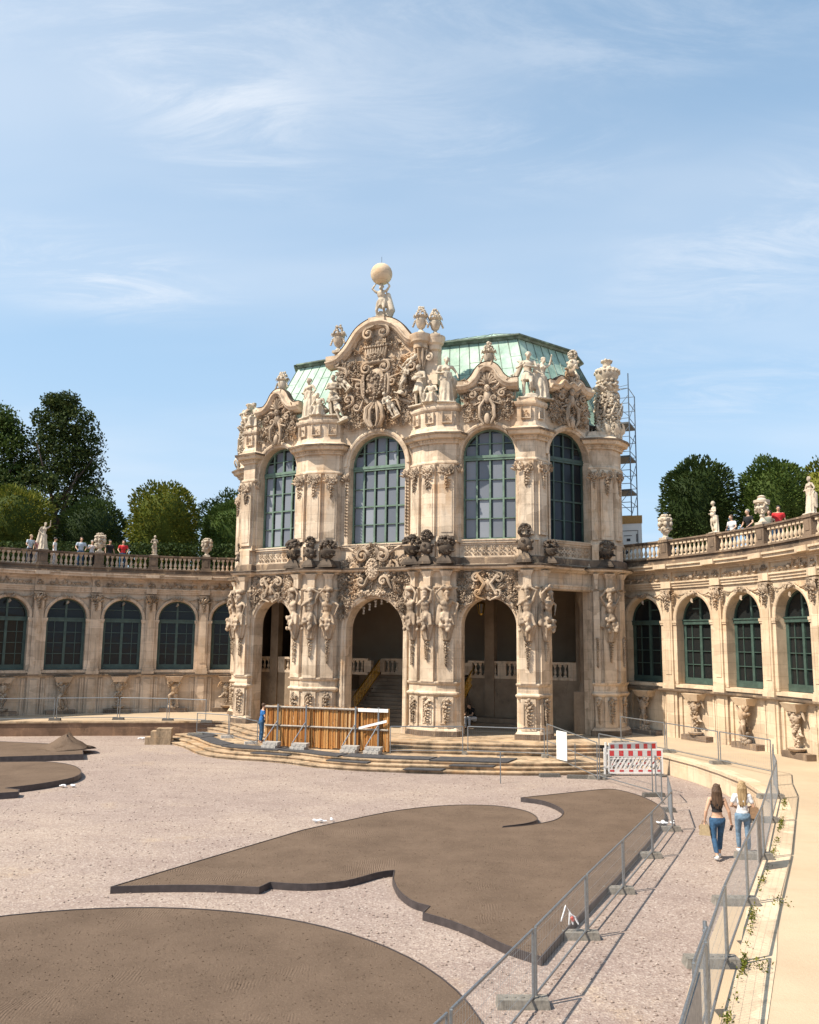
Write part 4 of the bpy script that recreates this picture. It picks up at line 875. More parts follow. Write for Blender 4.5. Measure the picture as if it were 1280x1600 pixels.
# side gables with the shell
def side_gable(kb, seed, left=True, right=True, sc=1.0, peak=17.95, halfw=1.42):
    ends = 17.25; w_ = halfw
    top = curve([(-w_ - .05, ends - .06), (-w_ * .68, ends - .04), (-w_ * .42, ends + .25), (-w_ * .22, peak - .02), (0, peak + .12), (w_ * .22, peak - .02), (w_ * .42, ends + .25), (w_ * .68, ends - .04), (w_ + .05, ends - .06)], 4)
    rs = [(-w_, 15.9), (-w_ * .98, 16.0), (-w_ * .80, 16.35), (-w_ * .72, 16.8), (-w_ * .85, ends - .2)]
    body_ = rs + [(x, z) for x, z in top if abs(x) < w_ * .9] + [(-x, z) for x, z in rs[::-1]]
    go, M, R, hw = gable(kb, body_[::-1], 15.9, .5, top, seed)
    c = MB(M)
    for i in range(9):     # shell
        a = pi * (i + .5) / 9; c.tube([(0, -.2, 17.2), (.22 * cos(a), -.36, 17.2 + .28 * sin(a)), (.46 * cos(a), -.3, 17.2 + .56 * sin(a))], [.03, .05, .075], 5)
    for sg in (-1, 1):
        scroll(c, sg * .72, 16.72, .2, sg, pi / 2, -.3, .06, 1.3, None, 16, .4); scroll(c, sg * .32, 16.5, .18, -sg, -pi / 2, -.3, .055, 1.3, None, 16, .35); scroll(c, sg * .3, 17.75, .15, -sg, pi / 2, -.34, .055, 1.2, None, 14, .2)
        c.tube([(sg * .1, -.3, 16.5), (sg * .34, -.4, 16.1), (sg * .36, -.36, 15.6), (sg * .16, -.3, 15.25)], [.06, .09, .08, .05], 6); leaf(c, sg * .2, 17.0, .6, .2 if sg > 0 else pi - .2, .26, -.2, .14)
        cluster(c, R, sg * 1.0, 16.15, .3, .28, 26, -.1, .07, None, .12)
        leaf(c, sg * .05, 18.05, .4, pi / 2 - sg * .9, .22, -.2, .1)
    c.ball((0, -.25, 16.6), (.2, .16, .36), None, True); c.ball((0, -.3, 15.5), (.15, .13, .3), None, True); c.ball((0, -.2, 18.0), (.3, .22, .2), None, True); mask(c, 0, -.34, 17.0, .3)
    carved_field(c, R, 2 * w_ - .3, 2.1, 0, 16.5, 3.0, None, -.06, lambda x, z: x < w_ * .84 and x * x + (z + 16.5 - 13.86) ** 2 > 1.6 ** 2, .17)
    put('carving', c.mesh('carving', 'stone_carved', 50), go)
side_gable('s_r', 11); side_gable('s_l', 12); side_gable('e_r', 13, peak=17.35, halfw=1.3); side_gable('e_l', 14, peak=17.35, halfw=1.3)
# corner trophies over the end piers
def trophy(sg):
    t = MB(); R = random.Random(90 + sg)
    cx_, cy_ = sg * 10.75, 18.75
    t.lathe([(.62, 14.85), (.66, 15.3), (.5, 15.9), (.44, 16.6), (.5, 17.0), (.42, 17.3), (.36, 17.5), (.5, 17.75), (.42, 17.95), (.56, 18.2), (.6, 18.45), (.46, 18.65), (.2, 18.75), (.2, 18.95), (.3, 19.05), (.1, 19.15)], 18, M4((cx_, cy_, 0)))
    for z, r, n, b_ in ((17.75, .5, 12, .12), (17.95, .5, 14, .09), (18.45, .58, 16, .10), (18.62, .45, 12, .09), (16.9, .5, 10, .12), (15.35, .55, 14, .12), (19.02, .24, 8, .08)):
        for i in range(n): a = 2 * pi * i / n; t.ball((cx_ + r * cos(a), cy_ + r * sin(a), z + R.uniform(-.04, .04)), b_ * R.uniform(.75, 1.2))
    for i in range(200): a = R.uniform(0, 6.28); z = R.uniform(14.95, 17.2); q_ = .46 + .16 * (17.2 - z) / 2.2; t.ball((cx_ + q_ * cos(a), cy_ + q_ * sin(a), z), .10 * R.uniform(.5, 1.2))
    for k in range(5):
        a = -pi / 2 + (k - 2) * .6; M = np.eye(4); M[:2, 0] = (-sin(a), cos(a)); M[:2, 1] = (-cos(a), -sin(a)); M[:2, 3] = (cx_ + .45 * cos(a), cy_ + .45 * sin(a))
        scroll(t, 0, 17.1, .24, 1 if k % 2 else -1, pi / 2, -.08, .07, 1.3, M, 16, .5); scroll(t, 0, 15.6, .2, -1 if k % 2 else 1, -pi / 2, -.1, .06, 1.3, M, 14, .5); leaf(t, 0, 17.3, .5, pi / 2 + .3, .3, -.06, .2, M); festoon(t, R, 0, 16.9, 15.3, .22, -.10, M); leaf(t, .1, 15.1, .6, pi / 2 - .3, .34, -.2, .2, M); scroll(t, .12, 16.3, .22, -1, 0, -.12, .07, 1.3, M, 14, .5)
    t2 = MB(PAV); t2.v = [ap(PAV, q) for q in t.v]; t2.f = t.f; t2.n = t.n
    wbuild(t2, 'trophy_finial', 'stone_statue', pav, 45)
trophy(1); trophy(-1)
# ---- ledge of the balcony, black with age
full = []
for k in ('e_l', 's_l', 'c_l', 'c_r', 's_r', 'e_r'): full += PIERS[k]
lg = MB(PAV); lg.sweep([(-.3, Z_L0), (.14, Z_L0), (.2, Z_L0 + .06), (.42, Z_L0 + .12), (.46, Z_L0 + .2), (-.3, Z_L0 + .2)], full); wbuild(lg, 'ledge', 'stone_facade', pav)
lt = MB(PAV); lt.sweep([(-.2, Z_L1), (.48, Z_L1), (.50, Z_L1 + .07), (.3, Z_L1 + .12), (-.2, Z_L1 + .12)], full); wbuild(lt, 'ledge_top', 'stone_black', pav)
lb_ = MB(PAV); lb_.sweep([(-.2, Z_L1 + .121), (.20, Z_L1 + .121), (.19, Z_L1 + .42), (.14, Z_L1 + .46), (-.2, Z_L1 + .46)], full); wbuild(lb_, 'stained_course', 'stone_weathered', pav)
# ---- closed body behind: rear walls, ceiling between the storeys, attic closure
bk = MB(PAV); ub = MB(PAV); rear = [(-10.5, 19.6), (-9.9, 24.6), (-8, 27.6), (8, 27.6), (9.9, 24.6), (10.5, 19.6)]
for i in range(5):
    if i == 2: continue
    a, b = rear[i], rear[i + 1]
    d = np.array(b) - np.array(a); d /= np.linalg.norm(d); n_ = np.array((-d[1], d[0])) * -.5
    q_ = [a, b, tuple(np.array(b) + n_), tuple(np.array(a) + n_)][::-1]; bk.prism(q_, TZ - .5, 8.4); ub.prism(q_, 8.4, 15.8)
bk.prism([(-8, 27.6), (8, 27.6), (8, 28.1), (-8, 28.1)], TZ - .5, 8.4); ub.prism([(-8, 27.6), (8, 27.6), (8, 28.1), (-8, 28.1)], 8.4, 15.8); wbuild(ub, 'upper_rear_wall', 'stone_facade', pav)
flo = [(-2.1, 15.2), (-4.5, 15.0), (-7.3, 15.4), (-8.9, 16.4), (-10.3, 18.7), (-10.4, 19.8), (-9.8, 24.5), (-8, 27.5), (8, 27.5), (9.8, 24.5), (10.4, 19.8), (10.3, 18.7), (8.9, 16.4), (7.3, 15.4), (4.5, 15.0), (2.1, 15.2)]
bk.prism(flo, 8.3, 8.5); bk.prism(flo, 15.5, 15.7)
wbuild(bk, 'rear_wall', 'stone_unlit', pav)  # rear wall and ceilings coloured near-black to stand for unlit depth
# ---- copper mansard
lo = [(-8.0, 15.35), (-3.0, 15.0), (3.0, 15.0), (8.0, 15.35), (10.3, 19.3), (10.6, 24.5), (7.5, 27.9), (-7.5, 27.9), (-10.6, 24.5), (-10.3, 19.3)]
hi = [(-6.5, 17.3), (-2.4, 17.05), (2.4, 17.05), (6.5, 17.4), (8.3, 20.9), (8.3, 23.0), (6.0, 25.6), (-6.0, 25.6), (-8.3, 23.0), (-8.3, 20.9)]
rf = MB(PAV); zl, zh = 15.75, 20.45; n = len(lo); v = []
for t, z in ((0, zl), (.10, zl + .35), (.5, 18.2), (1, zh)):
    tt = t ** .92
    v += [(lo[i][0] * (1 - tt) + hi[i][0] * tt, lo[i][1] * (1 - tt) + hi[i][1] * tt, z) for i in range(n)]
f = []
for k in range(3): f += [(k * n + i, k * n + (i + 1) % n, (k + 1) * n + (i + 1) % n, (k + 1) * n + i) for i in range(n)]
rf.add(v, f)
ridge = [(-4.0, 20.9, 22.2), (4.0, 20.9, 22.2)]
eave = [(x * 1.035, (y - 21.3) * 1.045 + 21.3, zh + .12) for x, y in hi]
v = eave + ridge; A_, B_ = n, n + 1
f = [(0, 1, A_), (1, 2, B_, A_), (2, 3, B_), (3, 4, B_), (4, 5, B_), (5, 6, B_), (6, 7, A_, B_), (7, 8, A_), (8, 9, A_), (9, 0, A_)]
rf.add(v, f)
# standing seams
sm_ = MB(PAV)
for i in range(n):
    a0, a1 = np.array(lo[i]), np.array(lo[(i + 1) % n]); h0, h1 = np.array(hi[i]), np.array(hi[(i + 1) % n]); L = np.linalg.norm(a1 - a0); k = max(2, int(L / .62))
    for j in range(k + 1):
        t = j / k; p = a0 * (1 - t) + a1 * t; q = h0 * (1 - t) + h1 * t; m_ = p * (1 - .5 ** .92) + q * .5 ** .92
        sm_.tube([(*(p * .9 + q * .1), zl + .35), (*m_, 18.2), (*q, zh)], .026, 4)
        if j < k:
            for zi in range(2):
                tt = ((j * 37 + zi * 53 + i * 11) % 70) / 100 * .42 + zi * .48 + .04; tj = (j + 1) / k; p2 = a0 * (1 - tj) + a1 * tj; q2 = h0 * (1 - tj) + h1 * tj
                def at(P_, Q_): return (*(P_ * (1 - tt ** .92) + Q_ * tt ** .92), (zl + (18.2 - zl) * tt / .5) if tt < .5 else 18.2 + (zh - 18.2) * (tt - .5) / .5)
                sm_.tube([at(p, q), at(p2, q2)], .014, 4)
    e0, e1 = np.array(eave[i]), np.array(eave[(i + 1) % n]); tgt = np.array(ridge[0]), np.array(ridge[1])
    for j in range(0, k + 1):
        t = j / k; p = e0 * (1 - t) + e1 * t; q = np.array((min(4.0, max(-4.0, p[0])), 20.9, 22.2)); sm_.tube([p, q], .024, 4)
wbuild(sm_, 'standing_seams', 'copper_patina_dark', wbuild(rf, 'roof', 'copper_patina', pav)).matrix_parent_inverse = Matrix.Identity(4)
ev = MB(PAV); ev.sweep([(-.3, zh - .06), (.12, zh - .06), (.16, zh + .04), (.30, zh + .07), (.30, zh + .14), (-.3, zh + .19)], [hi[-1]] + hi if False else hi + [hi[0]], None, False, True); wbuild(ev, 'roof_edge', 'copper_patina_dark', pav)
# small copper saddles behind the gables
sd2 = MB()
for kb in ('s_r', 's_l', 'e_r', 'e_l'):
    a, b, hw = BAYS[kb]; M, L = frame(a, b); w_ = 1.35; pk = 17.9 if kb[0] == 's' else 17.3; pts = curve([(-w_, 17.1), (-w_ * .6, 17.15), (-w_ * .25, pk), (0, pk + .12), (w_ * .25, pk), (w_ * .6, 17.15), (w_, 17.1)], 3) + [(w_, 15.9), (-w_, 15.9)]
    sd2.slab([(x, z) for x, z in pts][::-1], .1, 2.2, M)
a, b, hw = BAYS['c']; M, L = frame(a, b); sd2.slab([(-2.2, 15.9), (-2.2, 19.3), (0, 20.8), (2.2, 19.7), (2.2, 15.9)], .3, 4, M)
wbuild(sd2, 'roof_dormer', 'copper_patina', pav)
# ---- interior of the open ground floor
it = MB(PAV)
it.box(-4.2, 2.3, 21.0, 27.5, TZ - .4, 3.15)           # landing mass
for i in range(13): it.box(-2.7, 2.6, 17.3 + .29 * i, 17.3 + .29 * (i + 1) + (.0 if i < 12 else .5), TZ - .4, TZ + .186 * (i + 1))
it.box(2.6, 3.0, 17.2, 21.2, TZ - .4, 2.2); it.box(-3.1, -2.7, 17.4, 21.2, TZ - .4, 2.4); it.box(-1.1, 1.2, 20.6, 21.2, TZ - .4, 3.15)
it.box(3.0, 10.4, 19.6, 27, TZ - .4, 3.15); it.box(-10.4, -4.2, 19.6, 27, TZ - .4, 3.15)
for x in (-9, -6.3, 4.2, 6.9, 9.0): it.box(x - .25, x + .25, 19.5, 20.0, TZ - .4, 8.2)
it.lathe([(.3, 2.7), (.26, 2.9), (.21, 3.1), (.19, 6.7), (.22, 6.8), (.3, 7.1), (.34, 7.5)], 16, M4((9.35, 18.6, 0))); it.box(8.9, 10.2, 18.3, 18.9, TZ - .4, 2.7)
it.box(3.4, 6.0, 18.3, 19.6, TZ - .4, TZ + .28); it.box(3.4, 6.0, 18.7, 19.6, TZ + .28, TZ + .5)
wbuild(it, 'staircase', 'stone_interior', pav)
def balus(mb, x, y, z, h, r=.075, M=None, n=8):
    mb.box(x - r, x + r, y - r, y + r, z, z + h * .12, M)
    mb.lathe([(r * .55, z + h * .12), (r * .6, z + h * .2), (r * 1.05, z + h * .32), (r * .85, z + h * .45), (r * .42, z + h * .6), (r * .48, z + h * .75), (r * .8, z + h * .84)], n, (M if M is not None else np.eye(4)) @ M4((x, y, 0)), False)
    mb.box(x - r, x + r, y - r, y + r, z + h * .84, z + h, M)
ip = MB(PAV)
for x0, x1, yy in ((3.0, 10.4, 19.7), (-10.4, -2.9, 19.7), (-2.6, 1.2, 20.75)):
    ip.box(x0, x1, yy - .12, yy + .12, 3.15, 3.3); ip.box(x0, x1, yy - .14, yy + .14, 3.92, 4.04)
    k = int((x1 - x0) / 1.9) + 1
    for i in range(k + 1): xx = x0 + (x1 - x0) * i / k; ip.box(xx - .22, xx + .22, yy - .13, yy + .13, 3.3, 3.92)
    nb = int((x1 - x0) / .26)
    for i in range(nb): balus(ip, x0 + (i + .5) * (x1 - x0) / nb, yy, 3.3, .62, .08)
wbuild(ip, 'stair_parapet', 'stone_facade', pav)
for x, y0 in ((-2.75, 17.2), (3.0, 17.2)):
    gr = MB(PAV); p0 = np.array((x, y0, TZ + .1)); p1 = np.array((x + .25, y0 + 3.0, 3.0))
    for dz, r in ((.95, .04), (.2, .03), (.6, .012)): gr.tube([p0 + (0, 0, dz), p1 + (0, 0, dz)], r, 6)
    for i in range(22):
        t = i / 21; q = p0 * (1 - t) + p1 * t; gr.tube([q + (0, 0, .2), q + (0, 0, .95)], .016, 4)
        if i % 2: gr.ball(q + (0, 0, .45), .05); gr.ball(q + (0, 0, .75), .04)
    gr.lathe([(.06, TZ), (.1, TZ + .3), (.05, TZ + .5), (.09, TZ + .9), (.04, TZ + 1.05), (.1, TZ + 1.2), (.02, TZ + 1.35)], 10, M4((x, y0 - .1, 0)))
    wbuild(gr, 'gilded_railing', 'gilt', pav)
for i in range(9):
    dr = MB(PAV); x = -1.35 + .34 * i; z = 6.15 + 1.0 * sin(pi * (.12 + .55 * i / 8)); dr.ball((x, 16.0, z), (.06, .05, .11)); dr.ball((x, 15.98, z + .15), (.10, .06, .07)); dr.ball((x, 15.98, z - .13), (.075, .05, .05)); wbuild(dr, 'sunlight_drop', 'white_plastic', pav)  # small white shapes put in for sunlight on the vault stucco
def lantern(loc, label):
    t = thing('hanging_lantern', label, 'lantern', loc); m_ = MB(); m_.tube([(0, 0, .6), (0, 0, 1.3)], .012, 4)
    for i in range(6): a = pi * i / 3; m_.tube([(.2 * cos(a), .2 * sin(a), .5), (.12 * cos(a), .12 * sin(a), 0)], .016, 4)
    m_.lathe([(.03, .62), (.2, .52), (.22, .48)], 6); m_.lathe([(.12, .0), (.05, -.08), (.01, -.1)], 6); m_.build('frame', 'gilt', t)
    g_ = MB(); g_.lathe([(.11, .01), (.185, .47)], 6); g_.build('glass', 'pane_dark', t)
p = W(4.55, 17.3); lantern((*p, 6.4), 'gilded hexagonal lantern hanging inside the right arch of the pavilion')
p = W(.3, 17.6); lantern((*p, 6.35), 'gilded hexagonal lantern hanging in the dark of the central arch')
# ------------------------------------------------------------------ the two curved wings
STEP = R0 * DA
def wingmap(side):
    def fn(v):
        ang = PHI + side * (A0 + v[:, 0] / R0); r = R0 + v[:, 1]
        return np.stack([C0[0] + r * np.cos(ang), C0[1] + r * np.sin(ang), v[:, 2]], 1)
    return fn
def wing_pt(side, t, y): return wingmap(side)(np.array([[t, y, 0.]]))[0][:2]
ZB = .8
def wing(side, nb, label):
    root = thing('arcade_wing', label, 'arcade building', (*wing_pt(side, STEP * 2, .2), TZ))
    fn = wingmap(side)
    def nm(): m_ = MB(); m_.fn = fn; return m_
    t0, t1 = -STEP * 1.0, STEP * nb
    nseg = (nb + 1) * 5
    def band(mb, z0, z1, y0, y1=.3): mb.box(t0, t1, y0, y1, z0, z1, None, nseg)
    # socle, ledge
    lowm = 'stone_warm' if side < 0 else 'stone_wing'; 
    m_ = nm(); band(m_, TZ - .5, 2.80, .16, .9); band(m_, 2.80, 2.87, .02, .9)
    for k in range(-1, nb + 1):
        t = k * STEP; m_.box(t - .34, t + .34, .04, .16, TZ - .3, 2.8, None, 2); m_.box(t - .2, t + .2, -.02, .04, TZ, 2.66, None, 1); m_.box(t - .5, t - .42, .10, .16, TZ, 2.7); m_.box(t + .42, t + .5, .10, .16, TZ, 2.7)
        if k < nb:
            c_ = t + STEP / 2   # shallow curved niche frame and bracket table
            for sg in (-1, 1): m_.box(c_ + sg * .98 - .05, c_ + sg * .98 + .05, .08, .16, TZ, 2.7)
            m_.taper(c_, -.08, 2.48, 2.8, .34, .2, .5, .34); 
    wbuild(m_, 'socle_wall', lowm, root)
    m_ = nm(); band(m_, 2.87, 2.95, -.14, .9); wbuild(m_, 'ledge', 'stone_weathered', root)
    # wall with arches
    m_ = nm()
    for k in range(-1, nb):
        c_ = k * STEP + STEP / 2
        m_.archwall(c_ - STEP / 2, c_ + STEP / 2, 2.95, 7.62, 1.07, 6.15, 3.18, .10, .75, c_, 1.07, 22)
        m_.archband([(0, .12), (0, .02), (.03, -.01), (.13, -.03), (.17, -.01), (.19, .12)], 1.07, 6.15, 6.05, c_, 1.07, 22)
        for sg in (-1, 1):
            x = c_ + sg * 1.17; m_.box(x - .10, x + .10, .02, .10, 3.18, 5.9); m_.box(x - .13, x + .13, -.02, .10, 5.9, 5.98); m_.box(x - .15, x + .15, -.04, .1, 5.98, 6.1)
        m_.box(c_ - 1.2, c_ + 1.2, -.03, .1, 3.02, 3.16, None, 3)
    wall = wbuild(m_, 'arched_wall', 'stone_wing' if side > 0 else 'stone_warm', root)
    for k in range(-1, nb + 1):
        m_ = nm()
        t = k * STEP; m_.box(t - .27, t + .27, -.06, .1, 3.4, 7.1, None, 2); m_.box(t - .17, t + .17, -.085, -.06, 3.6, 6.5)
        m_.box(t - .36, t + .36, -.14, .1, 2.95, 3.12, None, 2); m_.box(t - .33, t + .33, -.11, .1, 3.12, 3.28, None, 2); m_.box(t - .29, t + .29, -.08, .1, 3.28, 3.4, None, 2)
        wbuild(m_, 'pilaster', 'stone_wing' if side > 0 else 'stone_warm', root)
    # entablature
    m_ = nm(); band(m_, 7.62, 7.74, .02, .9); band(m_, 7.74, 7.86, -.03, .9); band(m_, 7.86, 7.93, -.09, .9); band(m_, 7.93, 8.36, .05, .9)
    band(m_, 8.36, 8.44, -.06, .9); band(m_, 8.44, 8.52, -.16, .9); band(m_, 8.52, 8.66, -.38, .9); band(m_, 8.66, 8.74, -.46, .9)
    for k in range(-1, nb + 1):
        t = k * STEP; m_.box(t - .3, t + .3, -.13, .05, 7.62, 7.935, None, 2); m_.box(t - .28, t + .28, -.05, .05, 7.935, 8.36, None, 2); m_.box(t - .4, t + .4, -.52, 0, 8.53, 8.745, None, 2)
    ent = wbuild(m_, 'entablature', 'stone_wing' if side > 0 else 'stone_warm', root)
    m_ = nm(); band(m_, 8.74, 8.84, -.40, 7); band(m_, 8.84, 9.04, -.16, 7); band(m_, 9.04, 9.12, -.24, .5)
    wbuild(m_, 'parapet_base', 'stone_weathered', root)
    # carvings
    R = random.Random(5 + side)
    for k in range(-1, nb + 1):
        c = MB(); c.fn = fn
        t = k * STEP; capital(c, R, t, 7.42, .56, None, .5, -.1); c.box(t - .32, t + .32, -.16, .1, 7.48, 7.56)
        cluster(c, R, t, 8.13, .2, .14, 14, -.08, .06, None, .04); put('capital', c.mesh('capital', 'stone_carved', 50), ent)
        if k < nb:
            c = MB(); c.fn = fn
            m0 = t + STEP / 2; cluster(c, R, m0, 7.34, .24, .14, 12, -.06, .06, None, .08)
            for sg in (-1, 1):
                scroll(c, m0 + sg * .22, 7.34, .12, sg, 0, -.1, .04, 1.1, None, 10); garland(c, R, m0 + sg * .32, 7.42, m0 + sg * (STEP / 2 - .3), 7.46, .17, 12, .04, .0); festoon(c, R, m0 + sg * (STEP / 2 - .34), 7.35, 6.75, .07, .02)
                for q in range(4): leaf(c, m0 + sg * (.12 + .22 * q), 8.12 + .03 * (-1) ** q, .3, (0 if sg > 0 else pi) + .5 * (-1) ** q, .14, 0, .06); scroll(c, m0 + sg * (.28 + .22 * q), 8.12, .09, sg, 0, 0, .028, 1.1, None, 8)
            c.ball((m0, -.04, 8.13), (.12, .08, .12)); leaf(c, m0, 7.1, .24, -pi / 2, .16, -.05, .06); put('keystone_relief', c.mesh('keystone_relief', 'stone_carved', 50), ent)
    # fountain masks and kneeling figures under the windows
    for k in range(-1, nb):
        m0 = k * STEP + STEP / 2; c = MB(); c.fn = fn; kind = (k + (0 if side > 0 else 1)) % 2
        if kind:
            mask(c, m0, -.12, 2.2, .42); cluster(c, R, m0, 2.5, .3, .12, 22, -.12, .07, None, .1); cluster(c, R, m0, 1.85, .16, .22, 26, -.08, .07, None, .12)
            for sg in (-1, 1): scroll(c, m0 + sg * .3, 2.35, .16, sg, 0, -.08, .05, 1.2, None, 12, .2); leaf(c, m0 + sg * .1, 1.9, .5, -pi / 2 + sg * .4, .22, -.04, .1)
            festoon(c, R, m0, 1.8, 1.05, .17, -.04); c.lathe([(.1, .95), (.3, 1.02), (.34, 1.1), (.1, 1.12)], 12, M4((m0, -.1, 0)))
        else:
            for q in range(26): a = R.uniform(0, 1); c.ball((m0 + .18 * sin(a * 9) + R.uniform(-.1, .1), -.08 - R.uniform(0, .16), 1.1 + 1.3 * a), R.uniform(.05, .12))
            c.ball((m0 - .05, -.2, 2.1), (.2, .16, .3), None, True); c.ball((m0 + .12, -.24, 2.42), .12, None, True); c.tube([(m0 - .2, -.2, 2.2), (m0 - .36, -.22, 2.42), (m0 - .3, -.15, 2.7)], [.07, .06, .05], 7); c.tube([(m0 + .15, -.2, 2.25), (m0 + .34, -.24, 2.4), (m0 + .3, -.15, 2.7)], [.07, .06, .05], 7)
            c.tube([(m0, -.2, 1.85), (m0 + .22, -.4, 1.7), (m0 + .1, -.25, 1.2)], [.12, .1, .06], 8); c.tube([(m0, -.15, 1.8), (m0 - .2, -.2, 1.45), (m0 - .25, -.1, 1.0)], [.12, .1, .06], 8); cluster(c, R, m0, 1.05, .28, .1, 16, -.1, .09, None, .15)
        o = wput('wall_fountain', c.mesh('wall_fountain', 'stone_carved', 50), root)
        b_ = MB(); b_.fn = fn; b_.box(m0 - .75, m0 + .8, -.26, .16, TZ - .1, TZ + .24, None, 2); o2 = put('basin', b_.mesh('basin', 'stone_weathered'), o)
    # balustrade
    m_ = nm(); m_.box(t0, t1, -.12, .12, 9.80, 9.93, None, nseg); m_.box(t0, t1, -.16, .16, 9.86, 9.93, None, nseg)
    rail = wbuild(m_, 'balustrade', 'stone_weathered', root)
    for k in range(-1, nb + 1):
        pm = nm()
        t = k * STEP; pm.box(t - .25, t + .25, -.17, .17, 9.12, 9.82, None, 2); pm.box(t - .3, t + .3, -.21, .21, 9.12, 9.24, None, 2); pm.box(t - .3, t + .3, -.21, .21, 9.83, 9.955, None, 2); pm.box(t - .13, t + .13, -.19, -.17, 9.34, 9.72)
        put('pedestal', pm.mesh('pedestal', 'stone_weathered'), rail)
    bm_ = MB(); balus(bm_, 0, 0, 0, .68, .088); bme = bm_.mesh('baluster', 'stone_wing' if side > 0 else 'stone_warm', 40)
    for k in range(-1, nb):
        if k >= 5: break
        nn = 9
        for i in range(nn):
            t = k * STEP + .34 + (i + .5) * (STEP - .68) / nn; p = wing_pt(side, t, 0); o = put('baluster', bme, rail); o.location = (*p, 9.12); o.rotation_euler = (0, 0, PHI + side * (A0 + t / R0) - pi / 2)
    # windows
    for k in range(-1, nb):
        m0 = k * STEP + STEP / 2; w_ = nm(); hw, sill, zs = 1.07, 3.2, 6.15; y = .52; w_2 = w_
        w_.archband([(0, y - .04), (0, y + .06), (-.08, y + .06), (-.08, y - .04)], hw, zs, sill, m0, hw, 18)
        w_.box(m0 - hw, m0 + hw, y - .06, y + .04, sill, sill + .28); w_.box(m0 - hw, m0 + hw, y - .10, y + .04, 5.92, 6.14); w_.box(m0 - hw, m0 + hw, y - .14, y - .1, 6.08, 6.14)
        w_.box(m0 - .07, m0 + .07, y - .07, y + .03, sill + .28, 5.92); w_.box(m0 - .055, m0 + .055, y - .06, y + .03, 6.14, 7.15)
        for sg in (-1, 1):
            w_.box(m0 + sg * hw * .53 - .018, m0 + sg * hw * .53 + .018, y - .03, y + .03, sill + .28, 5.92)
            w_.box(m0 + sg * (hw - .12) - .04, m0 + sg * (hw - .12) + .04, y - .035, y + .03, sill + .28, 5.92)
        for q in range(1, 4): z = sill + .28 + (5.92 - sill - .28) * q / 4; w_.box(m0 - hw + .05, m0 + hw - .05, y - .035, y + .03, z - .018, z + .018)
        if side > 0: w_.box(m0 - hw * .8, m0 + hw * .8, y - .03, y + .03, 6.62, 6.655)
        else:        # right wing: small casement beside an open fanlight
            w_.box(m0 + .05, m0 + .5, y - .03, y + .03, 6.62, 6.68) if k % 3 else w_.box(m0 - .5, m0 - .05, y - .03, y + .03, 6.62, 6.68)
            sg = -1 if k % 3 else 1
            w_.box(m0 + .5 * -sg - .03, m0 + .5 * -sg + .03, y - .03, y + .03, 6.14, 6.9) if False else None
        win = wbuild(w_, 'window', 'frame_dark_green', root)
        g = nm(); n = 18; g.slab([(m0 - hw, sill), (m0 + hw, sill)] + [(m0 + hw * cos(pi * i / n), zs + hw * sin(pi * i / n)) for i in range(n + 1)], y + .03, y + .045); put('pane', g.mesh('pane', 'pane_wing'), win)
    return root
WL = wing(1, 6, 'left curved sandstone arcade, partly in shade, with arched green windows and balustrade')
WR = wing(-1, 7, 'right curved sandstone arcade in full sun with arched green windows and balustrade')
# little weathered figures and vases on the balustrades
def onrail(side, k, kind, label, cat, s=1.0, seed=0, rot=0, mat='stone_statue', group=None):
    p = wing_pt(side, k * STEP, 0); ang = PHI + side * (A0 + k * DA)
    if kind in FIG: me = FIG[kind]; nm_, cn = 'statue', 'body'
    else: me = urn_mesh(kind, seed, mat); nm_, cn = 'stone_vase', 'bowl'
    t = thing(nm_, label, cat, (*p, 9.955), ang - pi / 2 + rot, group, s); put(cn, me, t); return t
G1 = 'stone statues and vases on the balustrades'
onrail(1, 3, 'arm_up', 'pale stone statue of a figure on the left balustrade, leftmost of those statues', 'statue', .88, group=G1)
onrail(1, 2, 'putti', 'stone vase ringed with cherubs on the left balustrade between the two groups of onlookers', 'vase', 1.0, 21, group=G1)
onrail(1, 1, 'putto', 'small stone cherub standing on the left balustrade before the sunlit clipped tree', 'statue', .66, rot=.3, group=G1)
onrail(1, 0, 'putti', 'pale stone vase on the left balustrade nearest the pavilion', 'vase', .98, 22, group=G1)
onrail(1, 4, 'crowned', 'stone vase at the outer end of the left balustrade', 'vase', 1.0, 23, group=G1)
onrail(-1, 0, 'putti', 'reddish stone vase on the right balustrade nearest the pavilion', 'vase', 1.05, 24, group=G1)
onrail(-1, 1, 'putto', 'naked stone cherub standing on the right balustrade before the dark round tree', 'statue', .80, rot=-.3, group=G1)
onrail(-1, 2, 'crowned', 'broad scrolled stone vase on the right balustrade between the onlookers', 'vase', .98, 25, group=G1)
onrail(-1, 3, 'draped', 'stone statue with one bent leg at the right edge of the right balustrade', 'statue', .82, group=G1)
# ---- statues and urns of the pavilion
def at_sv(s_, v_, z, kind, label, cat, sc=1.0, rz=0, seed=0, mat='stone_statue', group=None):
    p = W(s_, v_); base = math.atan2(TNV[1], TNV[0])
    if kind in FIG: me = FIG[kind]; nm_, cn = 'statue', 'body'
    else: me = urn_mesh(kind, seed, mat); nm_, cn = ('flower_vase' if kind in ('flowers', 'tall') else 'stone_urn'), 'bowl'
    t = thing(nm_, label, cat, (*p, z), base + rz, group, sc); put(cn, me, t)
    if kind in FIG: t.scale = (sc * 1.2, sc * 1.2, sc)
    return t
G2 = 'statues on the attic of the pavilion'; G3 = 'stone urns crowning the gables'; G4 = 'blackened flower vases on the pavilion ledge'
at_sv(-3.95, 14.3, 16.42, 'draped', 'robed stone woman on the attic left of the tall gable, outer one of the pair', 'statue', 1.25, -.4, group=G2)
at_sv(-2.45, 14.3, 16.42, 'warrior', 'cloaked stone man on the attic just left of the tall gable', 'statue', 1.25, .1, group=G2)
